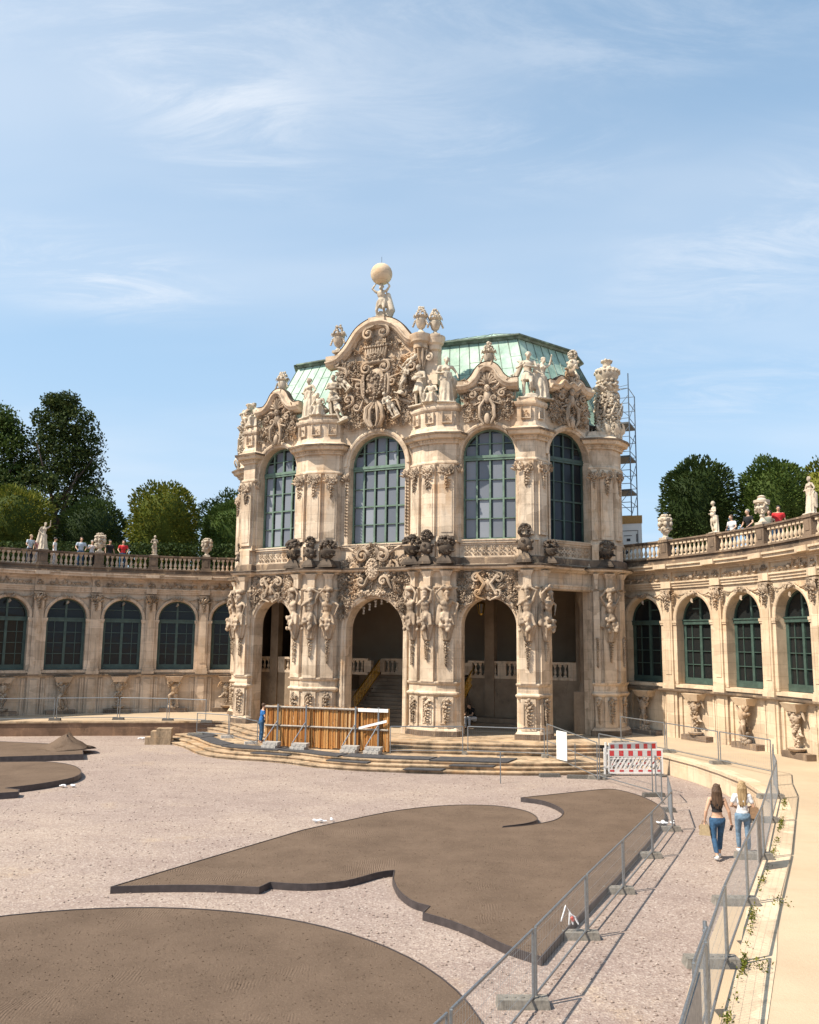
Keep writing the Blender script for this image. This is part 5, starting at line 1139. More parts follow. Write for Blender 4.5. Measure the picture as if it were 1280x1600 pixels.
at_sv(-3.2, 14.2, 16.42, 'seated', 'crouching stone child between the pair of statues left of the tall gable', 'statue', 1.0, 0, group=G2)
at_sv(2.4, 14.3, 16.42, 'warrior', 'stone man with hands on hips on the attic just right of the tall gable', 'statue', 1.22, -.3, group=G2)
at_sv(3.85, 14.25, 16.42, 'draped', 'robed stone woman leaning forward, right one of the pair before the copper roof', 'statue', 1.32, .5, group=G2)
at_sv(3.15, 14.15, 16.42, 'seated', 'stone child at the feet of the pair of statues right of the tall gable', 'statue', .95, 0, group=G2)
at_sv(7.75, 15.0, 16.42, 'winged', 'winged stone figure on the attic right of the shell gable', 'statue', 1.3, .3, group=G2)
at_sv(8.35, 15.4, 16.42, 'arm_up', 'stone figure raising an arm on the attic beside the winged one', 'statue', 1.2, .9, group=G2)
at_sv(-7.7, 15.1, 16.42, 'seated', 'crouching stone figure at the far left corner of the attic', 'statue', 1.15, -.5, group=G2)
at_sv(0, 14.75, 21.42, 'atlas', 'stone giant on the peak of the pavilion bearing a globe on his shoulders', 'statue', 1.1, 0, group=None).scale = (1.42, 1.42, 1.1)
gp = W(0.02, 14.68); gl = MB(); gl.ball((0, 0, 0), .56, None, True); V, F_ = subd(ICO2); gl = MB(); gl.add(V * .57, F_)
gme = gl.mesh('globe', 'stone_warm', True); go_ = put('globe', gme); go_.location = (*gp, 21.42 + 2.5); tag(go_, 'smooth pale stone globe on the shoulders of the giant at the very top', 'globe')
sp_ = MB(); sp_.tube([(0, 0, .5), (0, 0, .95)], .012, 4); put('spike', sp_.mesh('spike', 'scaffold_steel'), go_)
at_sv(-2.4, 14.6, 19.9, 'flame', 'stone urn on the low left end of the tall gable', 'urn', 1.25, 0, 31, group=G3)
at_sv(2.42, 14.42, 20.16, 'flame', 'left urn of the close pair on the right end of the tall gable', 'urn', 1.2, 0, 32, group=G3)
at_sv(3.05, 14.75, 20.1, 'flame', 'right urn of the close pair on the right end of the tall gable', 'urn', 1.15, .5, 33, group=G3)
a_, b_, _h = BAYS['s_r']; at_sv((a_[0] + b_[0]) / 2, 14.75, 18.0, 'flame', 'urn on the shell gable in front of the pale copper roof', 'urn', 1.15, 0, 34, group=G3)
at_sv(-(a_[0] + b_[0]) / 2, 14.75, 18.0, 'flame', 'urn on the gable at the far left of the pavilion', 'urn', 1.15, 0, 35, group=G3)
a_, b_, _h = BAYS['e_r']; pd = MB(PAV); pd.taper(9.4, 17.2, 17.3, 17.95, .36, .36, .25, .25); wbuild(pd, 'urn_block', 'stone_facade', pav)
at_sv(9.4, 17.2, 17.95, 'tall', 'slender urn on the small gable left of the corner trophy', 'urn', 1.0, 0, 36, 'stone_statue', G3)
for i, (s_, v_, kd, sc, lb) in enumerate([(-8.2, 14.9, 'tall', 1.3, 'far left corner before the clipped tree'), (-4.3, 13.95, 'flowers', 1.35, 'leftmost of the three left of the great window'), (-3.2, 13.62, 'tall', 1.25, 'tall middle one left of the great window'),
        (-2.3, 13.85, 'flowers', 1.25, 'right one of the three left of the great window'), (2.3, 13.85, 'flowers', 1.3, 'left one of the three right of the great window'), (3.15, 13.62, 'tall', 1.3, 'tall middle one right of the great window'),
        (4.1, 13.72, 'flowers', 1.2, 'right one of the three right of the great window'), (7.75, 14.32, 'tall', 1.45, 'round headed one beside the right window'), (8.75, 15.1, 'flowers', 1.0, 'in the shade just right of the round headed vase'), (10.7, 17.9, 'flowers', 1.15, 'at the right corner pier')]):
    at_sv(s_, v_, Z_L1 + .12, kd, 'blackened flower vase on the ledge, ' + lb, 'vase', sc * .9, 0, 50 + i, 'stone_black', G4)
# ------------------------------------------------------------------ ground, terrace, rampart
def sheet(name, mat, poly, z, kind='structure', thick=None):
    bm = bmesh.new(); vs_ = [bm.verts.new((x, y, z)) for x, y in poly]; fc = bm.faces.new(vs_); bm.normal_update()
    bmesh.ops.triangulate(bm, faces=[fc])
    me = bpy.data.meshes.new(name); bm.to_mesh(me); bm.free(); me.materials.append(MATS[mat]); o = put(name, me); o['kind'] = kind; return o
g = MB(); g.add([(-900, -900, 0), (900, -900, 0), (900, 900, 0), (-900, 900, 0)], [(0, 1, 2, 3)])
gnd = put('ground', g.mesh('ground', 'gravel')); struct(gnd)
# terrace: outer ring to the wings, inner edge = kerb
def pol(r, deg): a = radians(deg); return (C0[0] + r * cos(a), C0[1] + r * sin(a))
kerb_r = [(3.2, 7.5), (3.63, 10.5), (4.72, 12.8), (5.95, 15.6), (7.6, 18.9), (9.2, 22.3), (10.35, 25.4), (10.78, 28.4), (10.74, 30.6), (10.55, 32.6), (10.15, 34.4), (9.75, 36.0), (9.45, 37.6)]
kerb_l = [(-9.3, 46.9), (-11.9, 46.3), (-16.48, 45.75), (-20.9, 45.0), (-26, 43.6)]
def stair_line(off, s0=-10.2, s1=11.2, n=36):
    out_ = []
    for i in range(n + 1):
        s_ = s0 + (s1 - s0) * i / n; u = s_ - 1.0
        v_ = 11.2 + .028 * u * u + .0002 * abs(u) ** 3.4 - off - .35 * sin(u * .9) * (1 if u < 0 else .3) ; out_.append(tuple(W(s_, v_)))
    return out_
steps_top = stair_line(-.25, -9.0, 10.4, 20)[::-1]
outer = [(4.5, 1.5), (24, 1.5), (24, 14)] + [pol(24, d_) for d_ in range(-18, 150, 4)]
inner = kerb_r + steps_top + kerb_l
tb = MB(); poly = inner + outer[::-1]
bm = bmesh.new(); vs1 = [bm.verts.new((x, y, TZ)) for x, y in poly]; fc = bm.faces.new(vs1); bm.normal_update(); bmesh.ops.triangulate(bm, faces=[fc]); me = bpy.data.meshes.new('terrace'); bm.to_mesh(me); bm.free(); me.materials.append(MATS['sand_path']); struct(put('terrace', me))
def wallstrip(name, mat, line, z0, z1, t=.3, over=0, kind='structure'):
    m_ = MB(); m_.sweep([(0, z0), (over, z0), (over, z1), (-t, z1), (-t, z0)], line); o = put(name, m_.mesh(name, mat)); return o
o = wallstrip('kerb_wall', 'stone_warm', kerb_r[::-1], -.2, TZ - .10, .3, 0); tag(o, 'low pale retaining wall along the right edge of the terrace', 'wall')
o2 = put('coping', (lambda m_: (m_.sweep([(.0, TZ - .10), (.06, TZ - .09), (.06, TZ + .012), (-.42, TZ + .012), (-.42, TZ - .05)], kerb_r[::-1]), m_.mesh('coping', 'stone_warm'))[1])(MB()), o)
o = wallstrip('kerb_wall', 'stone_dark_wall', kerb_l[::-1], -.2, TZ - .08, .3, 0); tag(o, 'low red brown retaining wall along the left edge of the terrace', 'wall')
put('coping', (lambda m_: (m_.sweep([(.0, TZ - .08), (.05, TZ - .07), (.05, TZ + .012), (-.4, TZ + .012), (-.4, TZ - .05)], kerb_l[::-1]), m_.mesh('coping', 'stone_step'))[1])(MB()), o)
# rampart behind the wings, level with their roofs
outr = [pol(30, d_) for d_ in range(-40, 171, 5)]
rp = MB(); pr = [pol(26.5, d_) for d_ in range(-40, 171, 5)]; far = [(C0[0] + 170 * cos(radians(d_)), C0[1] + 170 * sin(radians(d_))) for d_ in range(-40, 171, 5)]
n = len(pr); v = [(x, y, 8.98) for x, y in pr] + [(x, y, 8.9) for x, y in far] + [(x, y, 0) for x, y in far]
rp.add(v, [(i, i + 1, n + i + 1, n + i) for i in range(n - 1)] + [(n + i, n + i + 1, 2 * n + i + 1, 2 * n + i) for i in range(n - 1)])
rp.add([(x, y, 8.98) for x, y in pr] + [(x, y, 0) for x, y in pr], [(i, i + 1, n + i + 1, n + i) for i in range(n - 1)])
struct(put('rampart', rp.mesh('rampart', 'sand_path')))
# ---- broad steps in front of the pavilion
st = thing('front_steps', 'two flights of worn sandstone steps sweeping round the front of the pavilion', 'steps', (*W(0, 9), 0))
def stepm(off, z0, z1, back, s0, s1, name='step', mat='stone_step'):
    m_ = MB(); m_.sweep([(0, z0), (0, z1 - .05), (.04, z1 - .04), (.04, z1), (-back, z1), (-back, z0)], stair_line(off, s0, s1)); return wbuild(m_, name, mat, st)
for i, (off, z, bk_) in enumerate([(0.0, TZ + .006, 3.0), (.42, .60, .6), (.84, .48, .6), (3.2, .36, 2.9), (3.62, .24, .6), (4.04, .12, .6)]):
    sc_ = 1 if i < 3 else 1; stepm(off, -.1, z, bk_, (-8.8, -9.0, -9.2, -9.4, -9.7, -10.0)[i], (10.9, 11.1, 11.3, 12.0, 12.15, 12.3)[i])
# ------------------------------------------------------------------ loose mats on the landing
def mat_piece(pts, z, label, th=.035):
    c = np.mean(np.array(pts), 0); m_ = MB(); m_.prism([(x - c[0], y - c[1]) for x, y in pts], 0, th); o = m_.build('felt_sheet', 'tarmac_mat', None); o.location = (*c, z); o.rotation_euler = (.0, .0, 0); tag(o, label, 'felt sheet', 'dark roofing sheets laid on the steps')
def strip(off0, off1, s0, s1, n=8):
    a = stair_line(off0, s0, s1, n); b = stair_line(off1, s0, s1, n); return a + b[::-1]
for i, (o0, o1, s0, s1, z, lb) in enumerate([(1.7, 3.0, -8.6, -7.0, .372, 'dark sheet at the far left end of the landing'), (2.2, 3.1, -6.9, -4.4, .372, 'long dark sheet on the landing left of the wooden hoarding'), (2.3, 3.25, -4.3, -1.4, .372, 'dark sheet on the landing under the left half of the hoarding'),
        (2.35, 3.2, -1.3, 1.8, .372, 'dark sheet on the landing under the right half of the hoarding'), (2.1, 3.0, 1.9, 5.4, .372, 'dark sheet on the landing right of the hoarding before the centre pier'), (2.0, 3.25, 5.5, 8.4, .372, 'wide dark sheet on the landing below the white board'), (3.28, 3.66, 1.5, 3.3, .25, 'narrow dark sheet on the lower step, right of centre'),
        (3.28, 3.72, 6.4, 8.0, .25, 'narrow dark sheet on the lower step below the white board'), (3.3, 3.66, -2.4, -.6, .25, 'narrow dark sheet on the lower step before the hoarding'), (3.7, 4.2, 4.9, 6.3, .13, 'dark sheet hanging on the lowest step')]):
    mat_piece(strip(o0, o1, s0, s1), z, lb)
# ------------------------------------------------------------------ planting beds with steel edging
def smooth_poly(pts, closed=True):
    return pts
def bed(name, label, line, h, edge_mat='edging_steel', heap=None):
    P = [np.array(p) for p in line]; cen = np.mean(P, 0)
    t = thing('planting_bed', label, 'planting bed', (*cen, 0), 0, 'soil beds of the unfinished parterre')
    Q = [p - cen for p in P]
    # orientation: make it counter-clockwise
    A_ = sum(Q[i][0] * Q[(i + 1) % len(Q)][1] - Q[(i + 1) % len(Q)][0] * Q[i][1] for i in range(len(Q)))
    if A_ < 0: Q = Q[::-1]
    bm = bmesh.new(); vv = [bm.verts.new((q[0], q[1], h - .015)) for q in Q]; fc = bm.faces.new(vv); bm.normal_update(); bmesh.ops.triangulate(bm, faces=[fc])
    me = bpy.data.meshes.new('soil'); bm.to_mesh(me); bm.free(); me.materials.append(MATS['soil']); put('soil', me, t)
    m_ = MB(); m_.sweep([(0, -.05), (.012, -.05), (.012, h), (-.008, h), (-.008, -.05)], Q, None, True); m_.build('edging', edge_mat, t)
    return t
def arc(c, r0, a0, a1, n=20, r1=None):
    r1 = r1 or r0; return [(c[0] + (r0 + (r1 - r0) * i / n) * cos(radians(a0 + (a1 - a0) * i / n)), c[1] + (r0 + (r1 - r0) * i / n) * sin(radians(a0 + (a1 - a0) * i / n))) for i in range(n + 1)]
bed('bed', 'large round soil bed with thin dark rim in the near left corner', [(-4.55 + 5.62 * cos(radians(a)), 11.1 + 5.5 * sin(radians(a))) for a in range(0, 360, 5)], .17)
b2 = curve([(-5.81, 18.02), (-4.9, 18.15), (-3.89, 18.19), (-2.91, 18.09)], 4) + curve([(-2.75, 18.47), (-1.99, 18.36), (-1.23, 18.63), (-.6, 19.3), (-.24, 19.5)], 4) + curve([(-.26, 18.85), (-.13, 18.0), (.14, 17.3), (.46, 16.98)], 4) + curve([(.33, 16.58), (.76, 16.19), (1.17, 15.68), (1.64, 14.93), (2.14, 14.42)], 4) \
    + [(2.61, 15.43), (4.35, 18.9), (5.9, 22.17)] + curve([(6.85, 24.3), (7.45, 25.86), (7.71, 27.37), (7.57, 29.04), (7.02, 30.25), (6.34, 30.07)], 4) + curve([(3.65, 28.45), (4.28, 27.92), (4.6, 26.8), (4.52, 25.89), (4.09, 24.95), (3.3, 24.3), (2.57, 23.98)], 5) + curve([(2.59, 24.1), (3.3, 24.55), (3.68, 25.2), (3.48, 26.3), (2.62, 27.05), (1.25, 27.0), (-.28, 26.1), (-1.66, 24.6), (-2.66, 23.4)], 5)
bed('bed', 'scroll shaped soil bed with dark steel rim in the middle of the gravel', b2, .14)
rs = np.random.RandomState(8); cl_ = MB()
from mathutils.geometry import intersect_point_tri_2d
def inside(p, poly):
    c_ = False; j = len(poly) - 1
    for i in range(len(poly)):
        if (poly[i][1] > p[1]) != (poly[j][1] > p[1]) and p[0] < (poly[j][0] - poly[i][0]) * (p[1] - poly[i][1]) / (poly[j][1] - poly[i][1]) + poly[i][0]: c_ = not c_
        j = i
    return c_
for i in range(9000):
    if i % 5 < 3: y = 14.5 + 14 * rs.rand() ** 1.5; p = (rs.uniform(-5.5, 7.5), y); ok_ = inside(p, b2)
    else: a_ = rs.uniform(0, 6.283); q_ = 5.4 * sqrt(rs.rand()); p = (-4.55 + q_ * cos(a_), 11.1 + q_ * sin(a_)); ok_ = True
    if not ok_: continue
    r = rs.uniform(.005, .013); cl_.add(ICO[0] * np.array((r, r * rs.uniform(.6, 1.3), r * .7)) + np.array((p[0], p[1], .130 if i % 5 < 3 else .160)), ICO[1])
struct(cl_.build('loose_soil', 'soil', None), 'stuff')
bed('bed', 'straight soil bed at the far left with a low heap on it', [(-24, 42.8), (-18.75, 40.95), (-15.84, 40.2), (-14.34, 39.3), (-13.39, 36.84), (-16.34, 35.79), (-20, 35.2), (-25, 35.5)], .24)
hp = MB(); hp.lathe([(1.15, 0), (1.0, .06), (.8, .13), (.62, .22), (.45, .33), (.3, .42), (.15, .52), (.04, .57)], 22); hp.v[0] = hp.v[0] * (1 + .10 * np.random.RandomState(1).normal(size=hp.v[0].shape)); o = hp.build('soil_heap', 'soil', None, True); o.location = (-14.9, 38.9, .22); tag(o, 'small pointed heap of soil on the far left bed', 'soil heap')
bed('bed', 'rounded soil bed at the left edge of the gravel below the straight one', curve([(-20, 34.3), (-15.83, 34.71), (-14.2, 34.9), (-12.84, 34.1), (-11.88, 32.6), (-11.6, 31.15), (-12.13, 29.8), (-12.9, 28.82)], 4) + [(-12.36, 28.6), (-12.2, 28.14), (-14, 27.2), (-20, 26)], .2)
for (x, y, lb) in ((-11.45, 30.2, 'crumpled white scrap lying beside the rounded soil bed at the left'), (-2.3, 25.0, 'small white scrap at the rear rim of the scroll shaped bed'), (-13.2, 44.3, 'white scrap on the gravel under the left retaining wall'), (7.1, 24.55, 'white bag lying by the last fence foot of the row')):
    R = random.Random(int(x * 10)); m_ = MB()
    for i in range(9): m_.ball((R.uniform(-.25, .25), R.uniform(-.12, .12), .05 + R.uniform(0, .05)), (R.uniform(.04, .10), R.uniform(.04, .07), R.uniform(.02, .045)))
    o = put('plastic_bag', remeshed(m_, 'plastic_bag', 'cloth_white', .02, 1)); o.location = (x, y, .0 if x < 0 else .13); tag(o, lb, 'plastic scrap')
# loose stones strewn over the gravel
R = random.Random(4); gs = MB()
for i in range(9000):
    y = 9 + 36 * R.random() ** 1.6; x = R.uniform(-.52, .42) * y; r = R.uniform(.008, .03)
    gs.add(ICO[0][:12] * np.array((r, r * R.uniform(.6, 1.2), r * .6)) + np.array((x, y, r * .3)), ICO[1])
o = gs.build('loose_gravel', 'gravel', None); struct(o, 'stuff')
# ------------------------------------------------------------------ fences
def foot(x, y, z, rz, label, mat='foot_concrete', L=.74):
    m_ = MB(); m_.taper(0, 0, 0, .12, L / 2, .125, L / 2 - .02, .105)
    for k in (-.24, -.12, 0, .12, .24): m_.lathe([(.03, .12), (.03, .128), (.001, .13)], 8, M4((k, 0, 0)))
    o = m_.build('fence_weight', mat, None); o.location = (x, y, z); o.rotation_euler = (0, 0, rz); tag(o, label, 'fence foot', 'weights under the site fence'); return o
def fence(p0, p1, z0, z1, h, label, wires=True, wsp=.075, g='site fence panels', hi=False):
    p0 = np.array((*p0, z0), float); p1 = np.array((*p1, z1), float); c = (p0 + p1) / 2; t = thing('site_fence', label, 'fence panel', tuple(c), 0, g)
    a, b = p0 - c, p1 - c; d = (b - a) / np.linalg.norm(b - a); a2, b2 = a + d * .06, b - d * .06; up = np.array((0, 0, 1.))
    for q in (a2, b2): m_ = MB(); m_.tube([q + up * .02, q + up * h], .021, 7); m_.build('post', 'galvanised', t, 40)
    m_ = MB(); m_.tube([a2 + up * h, b2 + up * h], .021, 7); m_.tube([a2 + up * .14, b2 + up * .14], .018, 7); m_.build('rail', 'galvanised', t, 40)
    if hi: m_ = MB(); m_.tube([a2 + up * h * .5, b2 + up * h * .5], .016, 6); m_.build('rail', 'galvanised', t)
    if wires:
        m_ = MB(); L = np.linalg.norm(b2 - a2); n = int(L / wsp)
        for i in range(1, n): q = a2 + (b2 - a2) * i / n; m_.tube([q + up * .14, q + up * h], .0015, 3, None, False)
        for k in range(1, int(h / .2)): m_.tube([a2 + up * (.14 + .2 * k), b2 + up * (.14 + .2 * k)], .0018, 3, None, False)
        m_.build('wire_mesh', 'wire', t)
    return t
F1 = [(-.87, 8.3), (.5, 11.2), (1.85, 12.95), (3.13, 15.73), (4.44, 18.48), (5.85, 21.43), (7.24, 24.44)]
F1 = [(-1.0, 7.1), (.49, 10.1), (1.82, 12.9), (3.13, 15.73), (4.44, 18.48), (5.85, 21.43), (7.24, 24.44)]
w1 = ['nearest, cut by the bottom edge', 'second from the bottom edge', 'third from the bottom edge', 'fourth from the bottom edge', 'fifth from the bottom edge', 'last before the corner']
for i in range(6): fence(F1[i], F1[i + 1], 0, 0, 1.02, 'low mesh panel along the scroll bed, ' + w1[i], True, .085)
for i, (x, y) in enumerate(F1):
    if i: foot(x - .17, y - .02, 0, .02, 'concrete foot along the scroll bed fence, ' + ['', 'at the bottom edge', 'between the two big beds', 'with red and white tape on it', 'third from the top end', 'second from the top end', 'under the corner post with a white bag'][i])
m_ = MB(); R = random.Random(2)
for k, (x1, z1) in enumerate(((-.18, .35), (.12, -.12), (.02, -.1), (-.05, .1))): m_.tube([(0, 0, .3), (x1 * .5, .02, .3 + z1 * .4), (x1, 0, .12 + abs(z1) * .2)], [.012, .02, .012], 4)
o = m_.build('barrier_tape', 'cloth_white', None); o.location = (2.85, 15.65, .1); tag(o, 'torn white and red tape on the fence beside the scroll bed', 'barrier tape')
tp = MB(); tp.tube([(0, 0, .26), (.03, .01, .2)], .03, 5); put('red_band', tp.mesh('red_band', 'tape_red'), o)
# short fold-back and link panels
fence((7.24, 24.44), (7.95, 27.2), 0, 0, 1.02, 'mesh panel leaning away from the corner post towards the warning barrier', True)
foot(7.75, 27.1, 0, .0, 'dark foot at the tip of the scroll bed', 'recycled_rubber')
fence((8.26, 29.91), (7.15, 33.21), 0, 0, 1.66, 'tall slack panel in front of the red and white barrier', True, .09); foot(7.1, 33.3, 0, .0, 'pale concrete foot left of the red and white barrier'); foot(8.2, 29.7, 0, .1, 'dark foot on the rear rim of the scroll bed', 'recycled_rubber')
fence((8.05, 28.2), (8.3, 29.8), 0, 0, 1.3, 'narrow folded panel at the rear end of the row', True, .09)
fence((7.08, 32.95), (5.72, 36.4), .0, .36, 1.35, 'panel climbing the steps with a white board hung on it', True, .09, hi=True)
wb = MB(); wb.box(-.38, .38, -.015, .015, 0, 1.1); o = wb.build('notice_board', 'white_board', None); o.location = (6.15, 35.28, .42); o.rotation_euler = (0, 0, math.atan2(-3.45, 1.36)); tag(o, 'blank white board hung on the fence on the steps', 'board')
fence((5.72, 36.6), (2.5, 37.3), .36, .36, 1.12, 'mesh panel on the landing before the right pier', True, .09); fence((2.4, 37.3), (-.75, 36.95), .36, .36, 1.12, 'mesh panel on the landing before the centre pier', True, .09)
foot(2.4, 37.2, .36, pi / 2, 'small foot on the landing before the centre pier', 'foot_concrete', .4); foot(5.65, 36.5, .36, pi / 2, 'small foot on the landing beside the white board', 'foot_concrete', .4)
fence((-6.6, 39.3), (-8.49, 42.3), .36, .36, 1.05, 'panel on the landing left of the hoarding', True, .09); fence((-8.5, 42.4), (-10.34, 43.4), .36, .36, 1.05, 'panel at the left end of the landing', True, .09)
foot(-8.55, 42.2, .36, .3, 'hollow foot on the landing left of the hoarding', 'concrete', .6); foot(-7.0, 39.9, .36, .3, 'hollow foot on the landing just left of the hoarding', 'concrete', .6); foot(-10.3, 43.2, .36, .1, 'foot at the left end of the landing')
sp = MB(); sp.tube([(0, 0, 0), (0, 0, 1.1)], .02, 6); sp.tube([(-.12, 0, .95), (.12, .03, .95)], .012, 5); o = sp.build('stake', 'galvanised', None); o.location = (3.37, 32.07, 0); tag(o, 'single steel stake standing in the gravel before the steps', 'stake')
sp = MB(); sp.tube([(0, 0, 0), (0, 0, 1.1)], .02, 6); o = sp.build('stake', 'galvanised', None); o.location = (6.6, 34.9, .0); tag(o, 'single steel stake on the lower steps right of the white board', 'stake')
for i, (x, y, r) in enumerate(((4.6, 33.7, .1), (5.6, 33.4, -.1))): foot(x + .8, y, 0, r, ['dark block on the gravel at the lowest step, left one', 'dark block on the gravel at the lowest step, right one'][i], 'recycled_rubber', .8)
# right terrace fence
F2 = [(9.23, 38.4), (10.35, 35.5), (11.35, 32.3), (12.15, 29.6)]
for i in range(3): fence(F2[i], F2[i + 1], TZ, TZ, 1.15, 'mesh panel on the right terrace, ' + ['nearest the pavilion', 'middle of the row by the wall', 'before the bend by the scrolled figure'][i], True, .09)
for i, (x, y) in enumerate(F2[:3]): foot(x, y, TZ, .1, 'foot on the right terrace, ' + ['nearest the pavilion', 'above the red and white barrier', 'at the top of the pale kerb'][i])
F3 = [(12.15, 29.6), (10.69, 25.52), (8.99, 21.97), (7.26, 18.32), (5.54, 15.04), (4.39, 12.49), (3.45, 10.45), (2.2, 7.6)]
F3 = [(12.2, 29.6), (11.35, 27.6), (10.5, 25.3), (8.95, 21.97), (7.26, 18.32), (5.72, 15.2), (4.35, 12.4), (3.3, 10.1), (2.2, 7.6)]
w3 = ['topmost short one at the bend', 'short one below the bend', 'beside the two women', 'just below the two women', 'in the middle of its curve', 'third from the bottom', 'second from the bottom', 'at the bottom edge']
for i in range(8): fence(F3[i], F3[i + 1], TZ, TZ, 1.02, 'low mesh panel along the sandy path, ' + w3[i], True, .085)
for i, (x, y) in enumerate(F3[2:7]): foot(x - .22, y - .02, TZ + .01, .0, 'stone foot of the fence along the sandy path, ' + ['topmost', 'beside the women', 'with a weed beside it', 'low in the picture', 'lowest in the picture'][i])
fence((4.0, 12.1), (3.35, 10.7), .3, .3, 1.02, 'spare panel leaning inside the fence at the bottom', True, .08)
pl = MB(); pl.box(-.006, .006, -.35, .35, .16, .98); o = pl.build('shade_cloth', 'concrete', None); o.location = (6.9, 17.62, TZ); o.rotation_euler = (0, 0, -.49); tag(o, 'solid sheet tied to the fence along the sandy path', 'sheet')
pl = MB(); pl.box(-.01, .01, -.7, .7, .10, .98); o = pl.build('shade_cloth', 'concrete', None); o.location = (2.72, 8.75, TZ); o.rotation_euler = (0, 0, -.42); tag(o, 'solid sheet tied to the fence at the bottom edge', 'sheet')
pp = MB(); pp.tube([(0, 0, 0), (.05, .15, 1.25)], .03, 8)
for k in range(6): pp.tube([(.05 * k / 6 - .0, .15 * k / 6, .12 + .2 * k), (.05 * k / 6 + .0, .15 * k / 6 + .01, .145 + .2 * k)], .036, 8)
o = pp.build('ringed_pole', 'galvanised', None); o.location = (3.9, 11.9, .15); tag(o, 'grey pole with white rings leaning inside the fence at the bottom right', 'pole')
# left terrace fence
FL = [(-10.4, 45.9), (-12.6, 46.6), (-15.3, 46.9), (-18.3, 46.0), (-21.3, 44.9)]
for i in range(4): fence(FL[i], FL[i + 1], TZ, TZ, 1.15, 'mesh panel on the left terrace, ' + ['nearest the steps', 'second from the steps', 'third from the steps', 'at the left edge'][i], True, .09)
for i, (x, y) in enumerate(FL[:4]): foot(x, y, TZ, .1, 'dark foot on the left terrace, ' + ['nearest the steps', 'second from the steps', 'third from the steps', 'near the left edge'][i], 'recycled_rubber', .6)
# stub wall beside the left end of the steps
m_ = MB(); m_.box(-.6, .6, -.3, .3, -.1, .35); m_.box(-.35, .6, -.26, .34, .35, .62); m_.box(-.1, .6, -.22, .38, .62, .74); o = m_.build('stepped_block', 'stone_step', None); o.location = (-11.9, 42.6, 0); o.rotation_euler = (0, 0, .1); tag(o, 'stepped sandstone blocks at the left end of the steps', 'stone blocks')
# ------------------------------------------------------------------ red and white warning barrier
def warning(loc, rz, label):
    t = thing('warning_barrier', label, 'barrier', loc, rz, 'red and white warning barriers'); L = 2.15; m_ = MB()
    m_.box(-L / 2, L / 2, -.025, .025, .08, .13); m_.box(-L / 2, L / 2, -.025, .025, .95, 1.0); m_.box(-L / 2, -L / 2 + .05, -.025, .025, .13, .95); m_.box(L / 2 - .05, L / 2, -.025, .025, .13, .95)
    m_.box(-L / 2 - .16, -L / 2 - .1, -.03, .03, .04, 1.03); m_.box(-L / 2 - .1, -L / 2, -.02, .02, .3, .36); m_.box(-L / 2 - .1, -L / 2, -.02, .02, .8, .86)
    m_.box(-L / 2 + .05, L / 2 - .05, -.018, .018, .70, .95); m_.box(-L / 2 + .05, L / 2 - .05, -.018, .018, .13, .24); m_.box(-L / 2 + .05, L / 2 - .05, -.018, .018, .62, .645)
    n = 13
    for i in range(-1, n):
        x = -L / 2 + .08 + i * (L - .1) / n; pts = [(x, .24), (x + .075, .24), (x + .375, .70), (x + .30, .70)]
        pts = [(min(L / 2 - .05, max(-L / 2 + .05, a)), b) for a, b in pts]; m_.slab(pts, -.014, .014)
    m_.build('board', 'white_plastic', t)
    r_ = MB(); g_ = MB()
    for i in range(11):
        x = -L / 2 + .06 + i * (L - .12) / 11; w2 = (L - .12) / 11; (r_ if i % 2 == 0 else g_).box(x + .005, x + w2 - .005, -.024, -.0185, .74, .935)
        if i % 2 == 0: r_.box(x + .01, x + w2 - .01, -.024, -.0185, .155, .225)
    r_.build('red_foil', 'red_foil', t); g_.build('grey_foil', 'grey_foil', t)
    k_ = MB()
    for i in range(10):
        x = -L / 2 + .16 + .185 * i; k_.slab([(x, .3), (x + .035, .3), (x + .1, .4), (x + .065, .4)], -.02, -.0145)
        if i % 3 != 1: k_.slab([(x + .13, .5), (x + .165, .5), (x + .23, .6), (x + .195, .6)], -.02, -.0145)
    k_.build('maker_marks', 'dark_mark', t); s_ = MB(); s_.box(L / 2 - .30, L / 2 - .12, -.03, -.0186, .60, .69); s_.build('orange_sticker', 'orange_foil', t)
    f_ = MB(); 
    for x in (-L / 2 - .1, L / 2 - .1): f_.box(x - .12, x + .12, -.35, .35, 0, .06)
    f_.v and f_.build('foot_plate', 'recycled_rubber', t)
    return t
warning((8.78, 34.2, 0), .07, 'red and white plastic barrier standing upright against the end of the steps')
tw = warning((8.9, 35.0, .16), .3, 'second white barrier behind the first, mostly hidden, on the top step')
# ------------------------------------------------------------------ wooden hoarding
H0, H1 = np.array((-6.25, 39.15)), np.array((-.77, 37.34)); dv = (H1 - H0); HL = np.linalg.norm(dv); hang = math.atan2(dv[1], dv[0])
t = thing('wooden_hoarding', 'hoarding of weathered upright half logs with grey rails before the pavilion steps', 'hoarding', (*((H0 + H1) / 2), .36), hang)
R = random.Random(6); m_ = MB(); x = -HL / 2
while x < HL / 2 - .05:
    w_ = R.uniform(.06, .15); bow = .12 * (1 - (2 * x / HL) ** 2); m_.lathe([(w_ * .5, .02 + R.uniform(0, .05)), (w_ * .5, 1.0), (w_ * .48, 1.78 + R.uniform(-.03, .03))], 7, M4((x + w_ / 2, bow, 0), 0, R.uniform(-.01, .01))); x += w_ * .96
m_.build('palings', 'paling_wood', t, 50)
for z, w_ in ((1.72, .07), (.92, .06)): m_ = MB(); m_.tube([(x_, .12 * (1 - (2 * x_ / HL) ** 2) - .08, z) for x_ in np.linspace(-HL / 2, HL / 2, 12)], w_ * .75, 4); m_.build('rail', 'grey_plank', t)
m_ = MB(); m_.box(HL / 2 - 1.35, HL / 2, -.14, -.10, 1.66, 1.8); m_.build('top_board', 'white_board', t)
